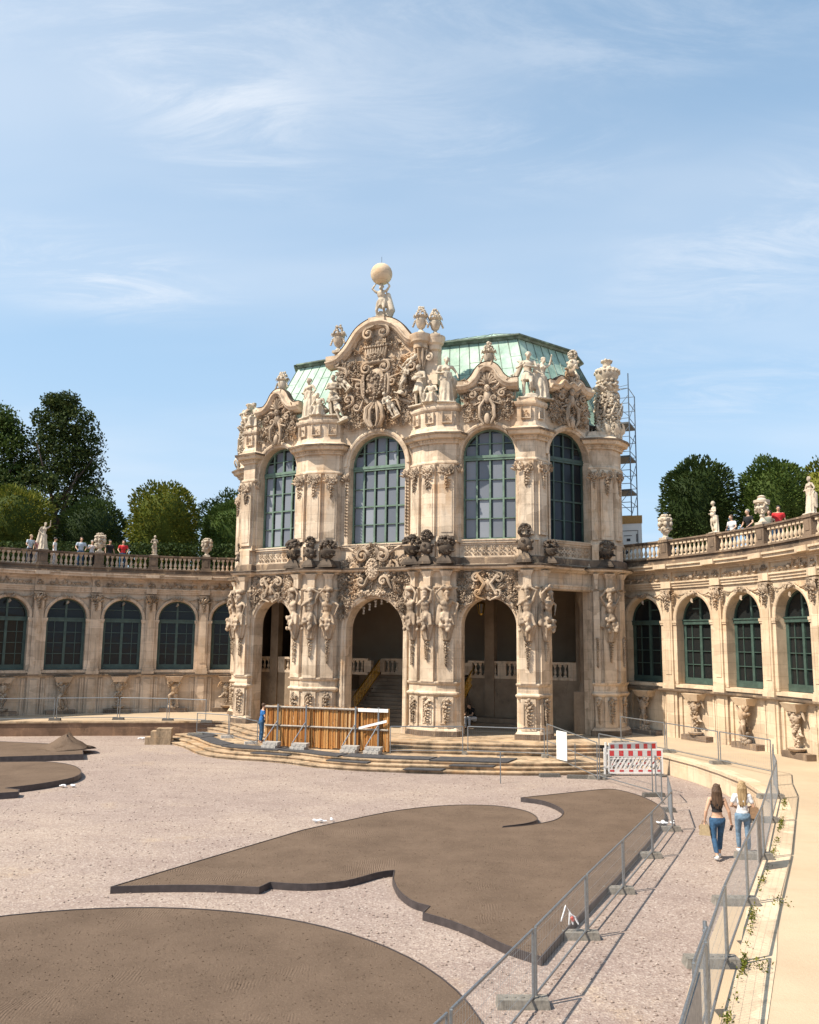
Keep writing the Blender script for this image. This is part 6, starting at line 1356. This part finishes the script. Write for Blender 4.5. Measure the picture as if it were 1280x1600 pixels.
m_ = MB(); m_.slab([(HL / 2 - 1.3, .93), (HL / 2 - .05, 1.25), (HL / 2 - .05, 1.36), (HL / 2 - 1.3, 1.02)], -.16, -.13); m_.build('slanting_board', 'white_board', t)
for q, f_ in enumerate((.11, .345, .745, .925)):
    x = -HL / 2 + HL * f_; m_ = MB(); m_.tube([(x, -.1, 0), (x, -.1, 1.85)], .045, 8); m_.build('post', 'galvanised', t, 40)
    m_ = MB(); m_.tube([(x, -.1, 1.15), (x - .3, -.75, .32), (x - .3, -.75, .02)], .022, 6); m_.build('brace', 'galvanised', t, 40)
    p = (H0 + H1) / 2 + np.array((cos(hang) * (x - .05) + sin(hang) * .62, sin(hang) * (x - .05) - cos(hang) * .62))
    for k in range(2):
        bl = MB(); bl.box(-.34, .34, -.22, .22, 0, .135)
        for u in (-.2, 0, .2): bl.box(u - .05, u + .05, -.235, -.221, .03, .1)
        o = bl.build('ballast_block', 'concrete', None); o.location = (p[0] + .05 * k, p[1] + .06 * k, .374 + .137 * k); o.rotation_euler = (0, 0, hang + .1 * k - .04)
        tag(o, ['lower', 'upper'][k] + ' pale concrete block weighting the hoarding, ' + ['leftmost', 'second from left', 'third from left', 'rightmost'][q] + ' stack', 'concrete block', 'blocks weighting the hoarding')
# ------------------------------------------------------------------ scaffold behind the right corner
t = thing('scaffold_tower', 'dark steel scaffold tower rising behind the right corner of the pavilion', 'scaffold', (*W(10.1, 27.6), 9.0))
def S3(s_, v_, z): return (*W(s_, v_), z)
cs_ = [(9.0, 26.6), (10.4, 26.6), (10.4, 28.6), (9.0, 28.6), (9.7, 26.6)]; m_ = MB()
for s_, v_ in cs_: m_.tube([S3(s_, v_, 9), S3(s_, v_, 19.9 if s_ < 10.3 or v_ > 27 else 20.8)], .035, 6)
wbuild(m_, 'standards', 'scaffold_steel', t).name = 'standard'
m_ = MB()
for z in (12.3, 13.1, 14.2, 15.0, 16.1, 17.0, 18.1, 19.0, 19.9):
    for i in range(4): m_.tube([S3(*cs_[i], z), S3(*cs_[(i + 1) % 4], z)], .022, 5)
for z in np.arange(10.2, 20, 1.9):
    z2 = min(z + 1.7, 19.9); m_.tube([S3(9.0, 26.6, z), S3(10.4, 26.6, z2)], .02, 5); m_.tube([S3(10.4, 26.6, z + .2), S3(10.4, 28.6, z2)], .02, 5); m_.tube([S3(9.0, 26.6, z2), S3(10.4, 26.6, z + .4)], .018, 5)
wbuild(m_, 'ledgers', 'scaffold_steel', t).name = 'ledger'
for z in (13.9, 15.9, 17.9): m_ = MB(PAV); m_.box(8.8, 10.4, 26.65, 28.6, z - .12, z - .02); wbuild(m_, 'deck', 'scaffold_deck', t)
t = thing('site_board', 'white board with line drawings and an orange brown top strip below the scaffold', 'board', (*W(10.3, 26.2), 10.0)); m_ = MB(PAV); m_.box(9.3, 11.05, 25.95, 26.0, 9.0, 11.75); wbuild(m_, 'panel', 'white_board', t)
m_ = MB(PAV); m_.box(9.3, 11.08, 25.92, 26.02, 11.75, 12.2); wbuild(m_, 'top_strip', 'plywood', t)
m_ = MB(PAV)
for (x0, x1, z0, z1) in ((9.75, 10.85, 11.33, 11.36), (9.75, 9.78, 9.2, 11.33), (10.82, 10.85, 10.3, 11.33), (10.74, 10.8, 10.7, 11.15), (10.2, 10.4, 10.75, 10.9), (10.05, 10.5, 11.05, 11.08)): m_.box(x0, x1, 25.93, 25.948, z0, z1)
R = random.Random(3)
for k in range(6):
    q = [(9.85 + .12 * k + R.uniform(-.05, .05) + .14 * cos(j * .9 + k), 9.9 + .09 * k + .16 * sin(j * 1.3 + k)) for j in range(8)]; m_.tube([(x, 25.94, z) for x, z in q], .022, 4)
wbuild(m_, 'drawing', 'dark_mark', t)
# ------------------------------------------------------------------ people
def zcut(me, z0=None, z1=None):
    bm = bmesh.new(); bm.from_mesh(me)
    if z0 is not None: bmesh.ops.bisect_plane(bm, geom=bm.verts[:] + bm.edges[:] + bm.faces[:], plane_co=(0, 0, z0), plane_no=(0, 0, -1), clear_outer=True)
    if z1 is not None: bmesh.ops.bisect_plane(bm, geom=bm.verts[:] + bm.edges[:] + bm.faces[:], plane_co=(0, 0, z1), plane_no=(0, 0, 1), clear_outer=True)
    bm.to_mesh(me); bm.free(); return me
def person(loc, rz, J, label, top, legs, hair, vox=.026, fem=False, s=1.0, tz=(.93, 1.46), lz=(.12, 1.0), sleeve=.55, long=0, extra=None, shoe=None, hairback=0, g=None):
    t = thing('person', label, 'person', loc, rz, g, s); near = vox < .02
    m_ = MB(); limbs(m_, J, fem=fem); me = remeshed(m_, 'body', 'skin', vox, 2)
    if near:
        f_ = MB(); fingers(f_, J, 'L'); fingers(f_, J, 'R'); fm = f_.mesh('f'); bm = bmesh.new(); bm.from_mesh(me); bm.from_mesh(fm); bm.to_mesh(me); bm.free(); me.shade_smooth()
    put('body', me, t)
    m_ = MB(); limbs(m_, J, 'torso', .014 if near else .02, fem)
    if top[1]:
        for q in 'LR':
            e = lerp(J['sh' + q], J['el' + q], sleeve); cap(m_, J['sh' + q], e, .068, .052 + (.01 if near else .004))
    else: pass
    p = J['pel']; m_.ball((p[0], p[1], p[2] + .06), (.158, .118, .14), None, True)
    me = remeshed(m_, 'top', top[0], vox * 1.1, 3); zcut(me, *tz); put('top', me, t)
    m_ = MB(); limbs(m_, J, 'legs', .012 if near else .018); me = remeshed(m_, 'trousers', legs, vox, 2); zcut(me, *lz); put('trousers', me, t)
    h = np.array(J['hed']); R = random.Random(int(loc[0] * 31)); m_ = MB(); m_.ball(h + (0, .025, .04), (.088, .098, .092), None, True)
    for i in range(14): a = R.uniform(0, pi); m_.ball(h + np.array((.075 * cos(a), .02 + .06 * sin(a), .03 + R.uniform(-.02, .06))), .028)
    if long:
        for i in range(11):
            u = (i - 5) / 5; q0 = h + np.array((.078 * u, .03 + .06 * cos(u * 1.4), .03)); q1 = h + np.array((.10 * u + R.uniform(-.01, .01), .105 - .03 * u * u, -.16)); q2 = h + np.array((.10 * u + R.uniform(-.02, .02), .13 - .03 * u * u + R.uniform(-.01, .01), -long * (.8 + .2 * cos(u * 1.3)) + R.uniform(-.06, .03)))
            m_.tube([q0, (q0 + q1) / 2 + (0, .02, 0), q1, (q1 + q2) / 2, q2], [.034, .036, .034, .028, .014], 7)
    put('hair', remeshed(m_, 'hair', hair, vox * .8 if near else .02, 1), t)
    if shoe:
        for q in 'LR':
            a, tt = np.array(J['an' + q]), np.array(J['to' + q]); m_ = MB(); cap(m_, a + (0, .03, -.04), tt + (0, 0, .004), .046, .036); m_.ball(a + (0, .03, -.02), (.045, .05, .045), None, True); put('shoe', remeshed(m_, 'shoe', shoe, .014, 1), t)
    return t
JW = stance(anL=(-.07, -.22, .09), toL=(-.08, -.38, .035), knL=(-.095, -.17, .51), anR=(.08, .20, .12), toR=(.09, .06, .04), knR=(.10, .01, .50), haL=(-.33, -.03, .86), elL=(-.27, .05, 1.14), haR=(.30, -.02, .86), elR=(.27, .05, 1.14), shL=(-.165, .01, 1.41), shR=(.165, .01, 1.41))
A1 = person((7.37, 21.3, 0), pi - .1, JW, 'woman with long brown hair, black crop top and blue jeans walking away with a bag', ('cloth_black', False), 'denim', 'hair_dark', .012, True, .97, (1.12, 1.38), (.20, .99), long=.42, shoe='shoe_white')
JW2 = stance(anL=(-.09, .12, .10), toL=(-.10, -.02, .035), knL=(-.11, -.03, .50), anR=(.09, -.14, .09), toR=(.10, -.30, .035), knR=(.10, -.12, .51), elL=(-.27, .03, 1.16), haL=(-.17, -.16, 1.10), elR=(.28, .03, 1.17), haR=(.16, -.16, 1.12), shL=(-.165, .01, 1.41), shR=(.165, .01, 1.41))
A2 = person((8.2, 21.9, 0), pi - .15, JW2, 'woman with long blonde hair, white T-shirt and pale jeans walking away beside the other', ('cloth_white', True), 'denim_pale', 'hair_blonde', .012, True, .96, (.88, 1.47), (.14, 1.0), long=.5, shoe='shoe_white')
# bag and phone of the first, shoulder bag of the second
def local_to(t, v): return Matrix.Translation(t.location) @ Matrix.Rotation(t.rotation_euler[2], 4, 'Z') @ Matrix.Scale(t.scale[0], 4) @ Vector(v)
p = local_to(A1, (.31, .0, .56)); bg_ = thing('hand_bag', 'small straw and leather bag carried low in the left hand of the dark haired woman', 'bag', tuple(p), pi - .4); m_ = MB(); m_.taper(0, 0, 0, .24, .13, .05, .10, .035); m_.build('bag_body', 'straw', bg_); m_ = MB(); m_.box(-.135, .135, -.056, -.05, .12, .2); m_.build('flap', 'leather_tan', bg_); m_ = MB(); m_.tube([(-.07, 0, .23), (-.04, 0, .32), (.04, 0, .32), (.07, 0, .23)], .009, 6); m_.build('handle', 'leather_tan', bg_)
p = local_to(A1, (-.335, -.04, .74)); m_ = MB(); m_.box(-.035, .035, -.005, .005, -.07, .07); o = m_.build('phone', 'dark_mark', None); o.location = p; o.rotation_euler = (.3, .2, .4); tag(o, 'dark phone in the right hand of the dark haired woman', 'phone')
p = local_to(A2, (-.27, .04, 1.0)); bg_ = thing('shoulder_bag', 'brown bag hanging from the shoulder of the blonde woman', 'bag', tuple(p), pi - .5); m_ = MB(); m_.taper(0, 0, -.12, .14, .13, .045, .1, .03); m_.build('bag_body', 'leather_tan', bg_); m_ = MB(); m_.tube([(-.06, 0, .13), (.0, .0, .38), (.06, 0, .13)], .010, 6); m_.build('strap', 'leather_tan', bg_)
JL = stance(elL=(-.3, -.08, 1.18), haL=(-.2, -.28, 1.0), elR=(.3, -.08, 1.18), haR=(.2, -.28, 1.0), che=(0, -.05, 1.3), nec=(0, -.06, 1.5), hed=(0, -.1, 1.65), shL=(-.19, -.05, 1.42), shR=(.19, -.05, 1.42))
JP = stance(elL=(-.3, -.1, 1.2), haL=(-.08, -.3, 1.38), elR=(.3, -.1, 1.2), haR=(.08, -.3, 1.38))
JS = stance()
def onterr(xy, side_in, J, label, top, legs, hair, rzadd=0, s=1.0, long=0):
    d = C0 - np.array(xy); ang = math.atan2(d[1], d[0]) + pi / 2 + rzadd; return person((*xy, 9.06), ang, J, label, top, legs, hair, .03, s=s, long=long, g='onlookers on the upper terraces')
onterr((-21.75, 49.3), 0, JL, 'person in pale shirt and light hat leaning at the far left balustrade', ('cloth_pale_blue', True), 'cloth_navy', 'straw', .5, 1.0)
onterr((-21.35, 49.6), 0, JS, 'person in pink top beside the leftmost statue', ('cloth_pink', True), 'cloth_white', 'hair_dark', -.3, .97)
onterr((-20.65, 50.15), 0, JS, 'person in white shirt just right of the leftmost statue, side on', ('cloth_white', True), 'cloth_white', 'hair_black', 1.2, .97)
onterr((-19.4, 50.85), 0, JL, 'person in light blue T-shirt leaning on the left balustrade', ('cloth_pale_blue', True), 'denim', 'hair_dark', 0, 1.03)
onterr((-18.85, 51.15), 0, JP, 'person in white top raising a camera at the left balustrade', ('cloth_white', True), 'cloth_black', 'hair_grey', .2, .95)
onterr((-17.95, 51.6), 0, JS, 'person in black standing behind the left balustrade next to the man in red', ('cloth_black', True), 'cloth_black', 'hair_black', .4, 1.0)
onterr((-17.2, 51.75), 0, JL, 'man in red shirt leaning on the left balustrade', ('cloth_red', True), 'denim', 'hair_dark', 0, 1.0)
onterr((14.55, 38.5), 0, JL, 'man in white T-shirt with dark rucksack straps at the right balustrade', ('cloth_white', True), 'denim', 'hair_dark', 0, .98)
onterr((14.95, 37.6), 0, JL, 'large man in black T-shirt leaning on the right balustrade', ('cloth_black', True), 'cloth_navy', 'hair_grey', 0, 1.05)
onterr((15.35, 36.45), 0, JS, 'woman in grey green top at the right balustrade beside the man in red', ('cloth_grey_green', True), 'denim', 'hair_dark', .7, .93, .3)
onterr((15.55, 36.0), 0, JS, 'man in red T-shirt standing sideways at the right balustrade', ('cloth_red', True), 'denim', 'hair_black', 1.1, 1.0)
person((-6.65, 40.4, .36), .4 + pi / 2, JL, 'man in blue T-shirt with a dark rucksack standing behind the left end of the hoarding', ('cloth_blue', True), 'denim', 'hair_dark', .026)
p = W(4.35, 18.35); JSit = stance(pel=(0, 0, .5), che=(0, -.16, .82), nec=(0, -.22, 1.0), hed=(0, -.32, 1.12), shL=(-.19, -.18, .95), shR=(.19, -.18, .95), elL=(-.27, -.34, .70), elR=(.27, -.34, .70), haL=(-.1, -.5, .66), haR=(.1, -.5, .64), hiL=(-.1, 0, .5), hiR=(.1, 0, .5), knL=(-.14, -.44, .52), knR=(.14, -.44, .52), anL=(-.12, -.42, .08), anR=(.13, -.40, .08), toL=(-.13, -.58, .03), toR=(.14, -.56, .03))
person((*W(3.9, 18.0), TZ + .02), -.9, JSit, 'person in pale trousers sitting hunched on the steps inside the right arch', ('cloth_black', True), 'cloth_white', 'hair_dark', .024, tz=(.48, 1.05), lz=(.12, .60))
# ------------------------------------------------------------------ trees
def leafquads(mb, P, size, R, flat=0.0):
    n = len(P); rs = np.random.RandomState(R)
    a = rs.normal(size=(n, 3)); a /= np.linalg.norm(a, axis=1)[:, None]; b = rs.normal(size=(n, 3)); b -= (b * a).sum(1)[:, None] * a; b /= np.linalg.norm(b, axis=1)[:, None]
    sz = size * rs.uniform(.6, 1.25, (n, 1)); c = np.cross(a, b) 
    v = np.stack([P + a * sz, P + b * sz * .55 + c * sz * .12, P - a * sz, P - b * sz * .55 + c * sz * .12], 1).reshape(-1, 3)
    mb.add(v, [(4 * i, 4 * i + 1, 4 * i + 2, 4 * i + 3) for i in range(n)])
def fast_mesh(mb, name, mat):
    me = bpy.data.meshes.new(name); V = np.concatenate(mb.v); me.from_pydata(V.tolist(), [], mb.f); me.materials.append(MATS[mat]); return me
def trunk(t, h, r, R, limbs_=6, spread=2.0, top=None):
    m_ = MB(); m_.tube([(0, 0, -.2), (.05, 0, h * .4), (-.05, .05, h)], [r * 1.2, r, r * .6], 9)
    for i in range(limbs_):
        a = 2 * pi * i / limbs_ + R.uniform(-.4, .4); z0 = h * R.uniform(.55, 1.0); m_.tube([(0, 0, z0), (spread * .4 * cos(a), spread * .4 * sin(a), z0 + h * .22), (spread * cos(a), spread * sin(a), z0 + h * .5 * R.uniform(.6, 1.2))], [r * .5, r * .32, r * .1], 6)
    m_.build('trunk', 'bark', t, True)
def clipped(x, y, z0, r, h, mat, label, seed, n=9000, sq=2.6, base=1.6):
    t = thing('clipped_tree', label, 'tree', (x, y, z0), 0, 'clipped round trees on the rampart'); rs = np.random.RandomState(seed); R = random.Random(seed)
    trunk(t, base + .6, .16, R, 7, r * .55)
    d = rs.normal(size=(n, 3)); d /= np.linalg.norm(d, axis=1)[:, None]
    q = (np.hypot(d[:, 0], d[:, 1]) ** sq + np.abs(d[:, 2]) ** sq) ** (-1 / sq)
    lump = 1 + .045 * np.sin(d[:, 0] * 7 + seed) + .045 * np.sin(d[:, 1] * 8 + seed * 2) + .05 * np.sin(d[:, 2] * 9 + d[:, 0] * 5) + .03 * rs.normal(size=n)
    dep = np.where(rs.rand(n) < .62, rs.uniform(.93, 1.04, n), rs.uniform(.5, .95, n)); rr = q * lump * dep
    P = d * rr[:, None] * np.array((r, r, h / 2)) + np.array((0, 0, base + h / 2)); m_ = MB(); leafquads(m_, P, .12, seed)
    V_, F_2 = subd(ICO2); q2 = (np.hypot(V_[:, 0], V_[:, 1]) ** sq + np.abs(V_[:, 2]) ** sq) ** (-1 / sq); m_.add(V_ * (q2 * .84 * (1 + .05 * np.sin(V_[:, 0] * 9 + V_[:, 2] * 7)))[:, None] * np.array((r, r, h / 2)) + np.array((0, 0, base + h / 2)), F_2)
    put('crown', fast_mesh(m_, 'crown', mat), t); return t
ZR = 8.95
clipped(-30.4, 66, ZR, 2.7, 6.4, 'leaf_yellow_green', 'clipped tree with yellowing leaves at the left edge', 3, 11000, 2.3, 1.0)
clipped(-25.5, 69, ZR, 2.75, 6.2, 'leaf_deep', 'dark green clipped tree below the tall one, behind the onlookers', 4, 11000, 2.1, .8)
clipped(-18.4, 64, ZR, 2.45, 6.7, 'leaf_yellow_green', 'sunlit yellow green clipped tree left of the pavilion', 5, 13000, 3.2, .6)
clipped(-13.6, 66, ZR, 2.2, 5.8, 'leaf_mid', 'clipped tree half hidden by the left side of the pavilion', 6, 9000, 2.5, .6)
clipped(-15.4, 74, ZR, 3.0, 7.8, 'leaf_deep', 'taller dark tree behind the one touching the pavilion on the left', 7, 9000, 2.2, .8)
clipped(-21.9, 78, ZR, 2.6, 6.2, 'leaf_mid', 'small distant tree between the dark and the sunlit clipped trees', 8, 6000, 2.1, .8)
clipped(19.6, 58, ZR, 2.3, 6.2, 'leaf_deep', 'dark clipped tree behind the cherub on the right balustrade', 9, 13000, 3.0, 2.1)
clipped(24.3, 57, ZR, 2.25, 6.2, 'leaf_mid', 'clipped tree with bright leaves behind the onlookers on the right', 10, 12000, 2.4, 2.1)
clipped(28.5, 58, ZR, 2.4, 6.2, 'leaf_yellow_green', 'loose clipped tree at the right edge', 11, 8000, 2.2, 2.3)
for i, (x, y) in enumerate(((-33, 58), (-27, 60), (-22, 61), (-15, 61.5))):   # hedge behind the onlookers
    pass
hd = MB(); rs = np.random.RandomState(77); n = 16000; P = np.stack([rs.uniform(-42, -12.2, n), 60 + rs.uniform(-.6, .8, n), 9 + rs.uniform(0, 2.6, n)], 1); leafquads(hd, P, .14, 78)
o = put('hedge', fast_mesh(hd, 'hedge', 'leaf_deep')); tag(o, 'dark clipped hedge behind the left balustrade', 'hedge')
def big_tree(x, y, z0, w_, h, label, seed, clumps=150, per=110, mat='leaf_big', base=5):
    t = thing('tall_tree', label, 'tree', (x, y, z0), 0, 'tall trees behind the left arcade'); rs = np.random.RandomState(seed); R = random.Random(seed); trunk(t, h * .5, .45, R, 9, w_ * .5)
    P = []
    for i in range(clumps):
        a = rs.uniform(0, 2 * pi); u = rs.uniform(0, 1); zz = base + (h - base) * u; env = w_ * (sin(pi * min(1, .12 + u * .86)) ** .55) * (1 - .5 * u) * (.82 + .3 * sin(a * 3 + seed) * .5 + .2 * sin(u * 9 + a)); r_ = env * sqrt(rs.uniform(.1, 1)); c = np.array((r_ * cos(a), r_ * sin(a), zz)); cr = rs.uniform(.8, 1.5)
        d = rs.normal(size=(per, 3)); d /= np.linalg.norm(d, axis=1)[:, None]; P.append(c + d * (rs.uniform(.3, 1, (per, 1)) ** .5) * np.array((cr, cr, cr * .7)))
    m_ = MB(); leafquads(m_, np.concatenate(P), .17, seed); put('crown', fast_mesh(m_, 'crown', mat), t)
big_tree(-34.9, 84, 8.9, 7.9, 19.8, 'tall broad dark green tree rising above the left arcade', 21, 330, 110, base=3.0)
big_tree(-40.2, 82, 8.9, 5.6, 18.0, 'tall grey green tree at the left edge behind the yellowing one', 22, 240, 100, 'leaf_mid', 3)
# weeds along the kerb
wd = MB(); rs = np.random.RandomState(5); P = []
L_ = [(3.55, 10.3), (4.62, 12.5), (5.9, 15.35), (7.5, 18.5), (9.15, 21.9), (10.7, 25.3)]
for i in range(len(L_) - 1):
    a, b = np.array(L_[i]), np.array(L_[i + 1])
    for k in range(45):
        u = rs.rand(); dens = (.5 + .5 * sin(u * 9 + i * 2)) ; 
        if rs.rand() > dens: continue
        c = a * (1 - u) + b * u; m = rs.randint(4, 14); P.append(np.stack([c[0] + rs.normal(0, .03, m), c[1] + rs.normal(0, .04, m), TZ + .02 + rs.uniform(0, .09, m)], 1))
for c, sp_, h_ in (((6.25, 15.25), .10, .13), ((4.72, 12.25), .07, .16)): P.append(np.stack([c[0] + rs.normal(0, sp_, 60), c[1] + rs.normal(0, sp_, 60), TZ + rs.uniform(0, h_, 60)], 1))
leafquads(wd, np.concatenate(P), .022, 3); o = put('weeds', fast_mesh(wd, 'weeds', 'leaf_yellow_green')); struct(o, 'stuff')
fs = MB(); fs.sweep([(0, 0), (0, .05), (-.9, .05), (-.9, 0)], [(1.6, 7.3), (3.1, 11.0), (4.2, 13.6), (5.0, 15.2), (6.3, 17.9)][::-1]); struct(put('footing_strip', fs.mesh('footing_strip', 'sand_path')))
